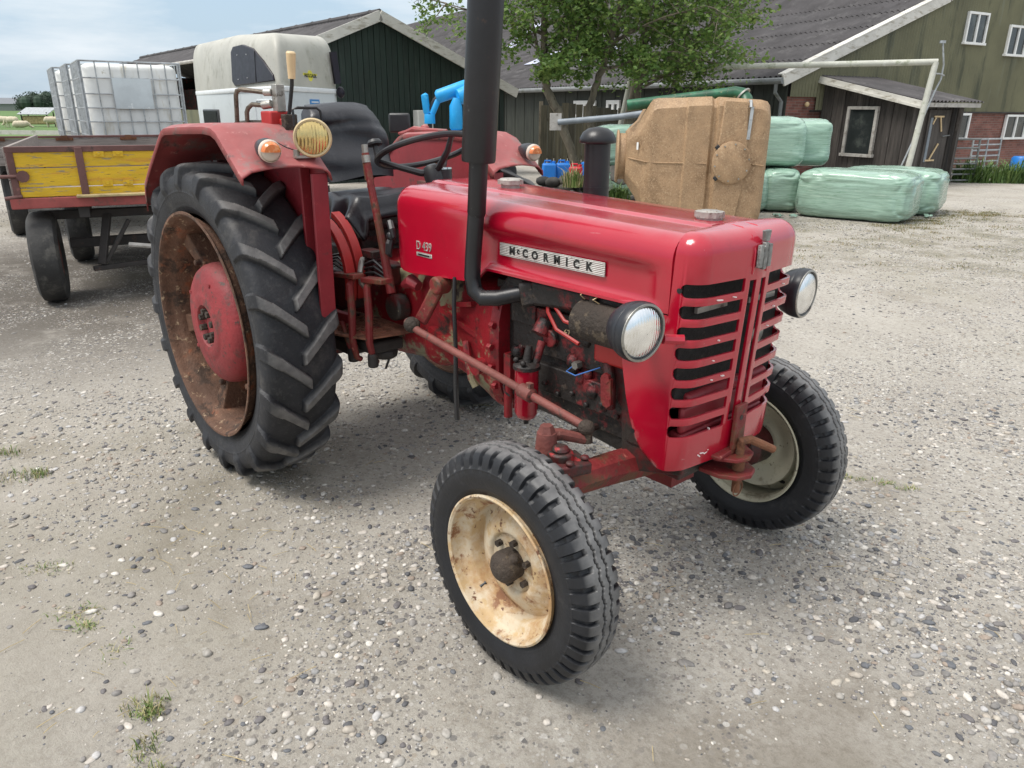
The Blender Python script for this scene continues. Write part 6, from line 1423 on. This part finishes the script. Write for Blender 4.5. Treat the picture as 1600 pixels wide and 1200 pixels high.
    ob('wall', MB().box((0, 0, 1.6), (22, 8, 3.2)), 'gutter_grey', t); ob('roof', MB().prism([(-4.5, 3.2), (4.5, 3.2), (0, 6)], YZ, -11.5, 11.5), 'farm_grey', t); ob('silo', MB().cyl((13, 0, 0), (13, 0, 8), .5), 'white_paint', t)
clutter()
def trees():
    G = 'leafy trees in front of the barn'
    def leaves(m, c, rad, n, r, s0=.056):
        for k in range(n):
            d = V(r.gauss(0, 1), r.gauss(0, 1), r.gauss(0, .75)); d = d*(rad*.55); p = c+d; s_ = s0*r.uniform(.6, 1.25)
            a = V(r.gauss(0, 1), r.gauss(0, 1), r.gauss(0, .5)).normalized(); b = a.cross(V(r.gauss(0, 1), r.gauss(0, 1), r.gauss(0, 1))).normalized()
            nn = a.cross(b)
            m.add([p-a*s_, p-b*s_*.62+nn*s_*.2, p+a*s_*1.05, p+b*s_*.62+nn*s_*.2], [(0, 1, 2), (0, 2, 3)])
    def tree(u, v, trunk, limbs, lab, seed, H=8):
        r = random.Random(seed); t = thing('tree', lab, 'tree', yard(u, v), YR, G)
        tm = MB(); n = len(trunk)
        P = [V(*p[:3]) for p in trunk]; R_ = [p[3]*.72 for p in trunk]
        # refine the trunk with a little wobble
        pts = []; rs = []
        for i in range(n-1):
            for k in range(5): f = k/5; pts.append(P[i].lerp(P[i+1], f)+V(r.gauss(0, .012), r.gauss(0, .012), 0)); rs.append((R_[i]*(1-f)+R_[i+1]*f)*(1+r.uniform(-.06, .06)))
        pts.append(P[-1]); rs.append(R_[-1]); rs[0] *= 1.25; tm.tube(pts, rs, 12)
        cm = MB(); 
        def limb(p, d, L_, rad, lev):
            q = [p]; dd = d.normalized(); k = 5
            for i in range(k): dd = (dd+V(r.gauss(0, .16), r.gauss(0, .16), r.gauss(.02, .12)-(.045 if lev else 0))).normalized(); q.append(q[-1]+dd*(L_/k))
            tm.tube(q, [max(.004, rad*(1-.8*i/k)) for i in range(k+1)], 6)
            for i in range(1, k+1):
                if lev < 2:
                    for _ in range(2 if lev == 0 else (1 if r.random() < .75 else 0)): limb(q[i], dd*.6+V(r.gauss(0, .8), r.gauss(0, .8), r.gauss(.05, .5)), L_*r.uniform(.35, .55), rad*.4, lev+1)
                if lev >= 1 and i >= 2 and r.random() < .8: leaves(cm, q[i], .18, 4 if lev == 1 else 6, r)
        for (i, d, L_) in limbs: i = (.47 if seed != 13 else .40)+(i-.34)*.80; limb(pts[min(len(pts)-1, int(i*(len(pts)-1)))], V(d[0], d[1], d[2]+.12), L_, .04, 0)
        ob('trunk', tm, 'bark', t, smooth=60); ob('crown', cm, 'leaf', t, smooth=0, fix=False)
    tree(1.02, 16.6, [(.42, 0, 0, .15), (.30, 0, .5, .135), (.02, 0, 1.25, .13), (-.34, 0, 2.0, .125), (-.42, 0, 2.3, .115), (-.42, .05, 3.2, .09), (-.38, .1, 4.4, .07), (-.3, .1, 5.8, .045), (-.3, .1, 7.2, .02)],
         [(.42, (-.8, -.3, .55), 1.5), (.36, (.75, -.4, .35), 1.2), (.34, (.2, -.9, .25), .8), (.46, (.6, .5, .6), 1.5), (.52, (-1, -.2, .5), 2.1), (.55, (.9, -.5, .3), 1.6), (.58, (-.2, -.8, .5), 1.4), (.64, (-.9, .3, .5), 2.0), (.66, (.8, .3, .5), 1.7), (.72, (0, -.9, .6), 1.6), (.78, (-.9, -.3, .6), 1.9), (.8, (.8, 0, .7), 1.6), (.88, (.2, .8, .8), 1.3), (.95, (-.5, -.5, .9), 1.2)],
         'left tree with a pale leaning trunk, nearest the exhaust stack', 11)
    tree(2.05, 17.0, [(-.10, 0, 0, .13), (-.25, 0, .6, .115), (-.45, 0, 1.4, .105), (-.42, 0, 1.75, .10), (-.20, .0, 2.4, .10), (.10, .0, 3.5, .085), (.18, .1, 4.6, .065), (.2, .1, 6, .04), (.25, .1, 7.4, .02)],
         [(.40, (-.7, -.5, .3), 1.2), (.38, (.8, -.5, .25), 1.5), (.44, (.5, .8, .4), 1.5), (.47, (.9, -.4, .15), 2.0), (.50, (-.8, -.3, .5), 1.4), (.55, (.2, -1, .3), 1.5), (.60, (.9, .2, .4), 1.9), (.64, (-.7, .5, .6), 1.5), (.70, (.6, -.7, .5), 1.7), (.76, (-.5, -.5, .8), 1.4), (.8, (.9, .2, .7), 1.6), (.9, (0, .5, .9), 1.3), (.96, (.4, -.5, .9), 1.2)],
         'middle tree with a slim curved grey trunk', 12)
    tree(2.80, 18.2, [(-.30, 0, 0, .20), (-.28, 0, .8, .185), (-.10, 0, 1.6, .175), (.02, 0, 2.3, .17), (.10, 0, 3.2, .14), (.2, .1, 4.4, .11), (.25, .1, 5.8, .07), (.3, .1, 7.6, .025)],
         [(.33, (1, -.6, .35), 2.0), (.36, (.9, -.8, .1), 2.2), (.40, (.9, .2, .25), 2.4), (.42, (-.4, -.9, .3), 1.5), (.46, (1, -.6, .15), 2.6), (.50, (1, -.2, .3), 2.8), (.54, (.2, -1, .4), 1.8), (.58, (1, .3, .4), 2.6), (.62, (-.6, .4, .6), 1.7), (.66, (.9, -.5, .4), 2.6), (.70, (.6, .8, .5), 2.0), (.74, (1, 0, .5), 2.4), (.8, (-.6, -.5, .7), 1.6), (.84, (.8, -.3, .7), 2.0), (.92, (0, .4, 1), 1.4), (.96, (.5, -.5, .9), 1.4)],
         'right tree with the thickest dark trunk and the widest crown', 13)
trees()
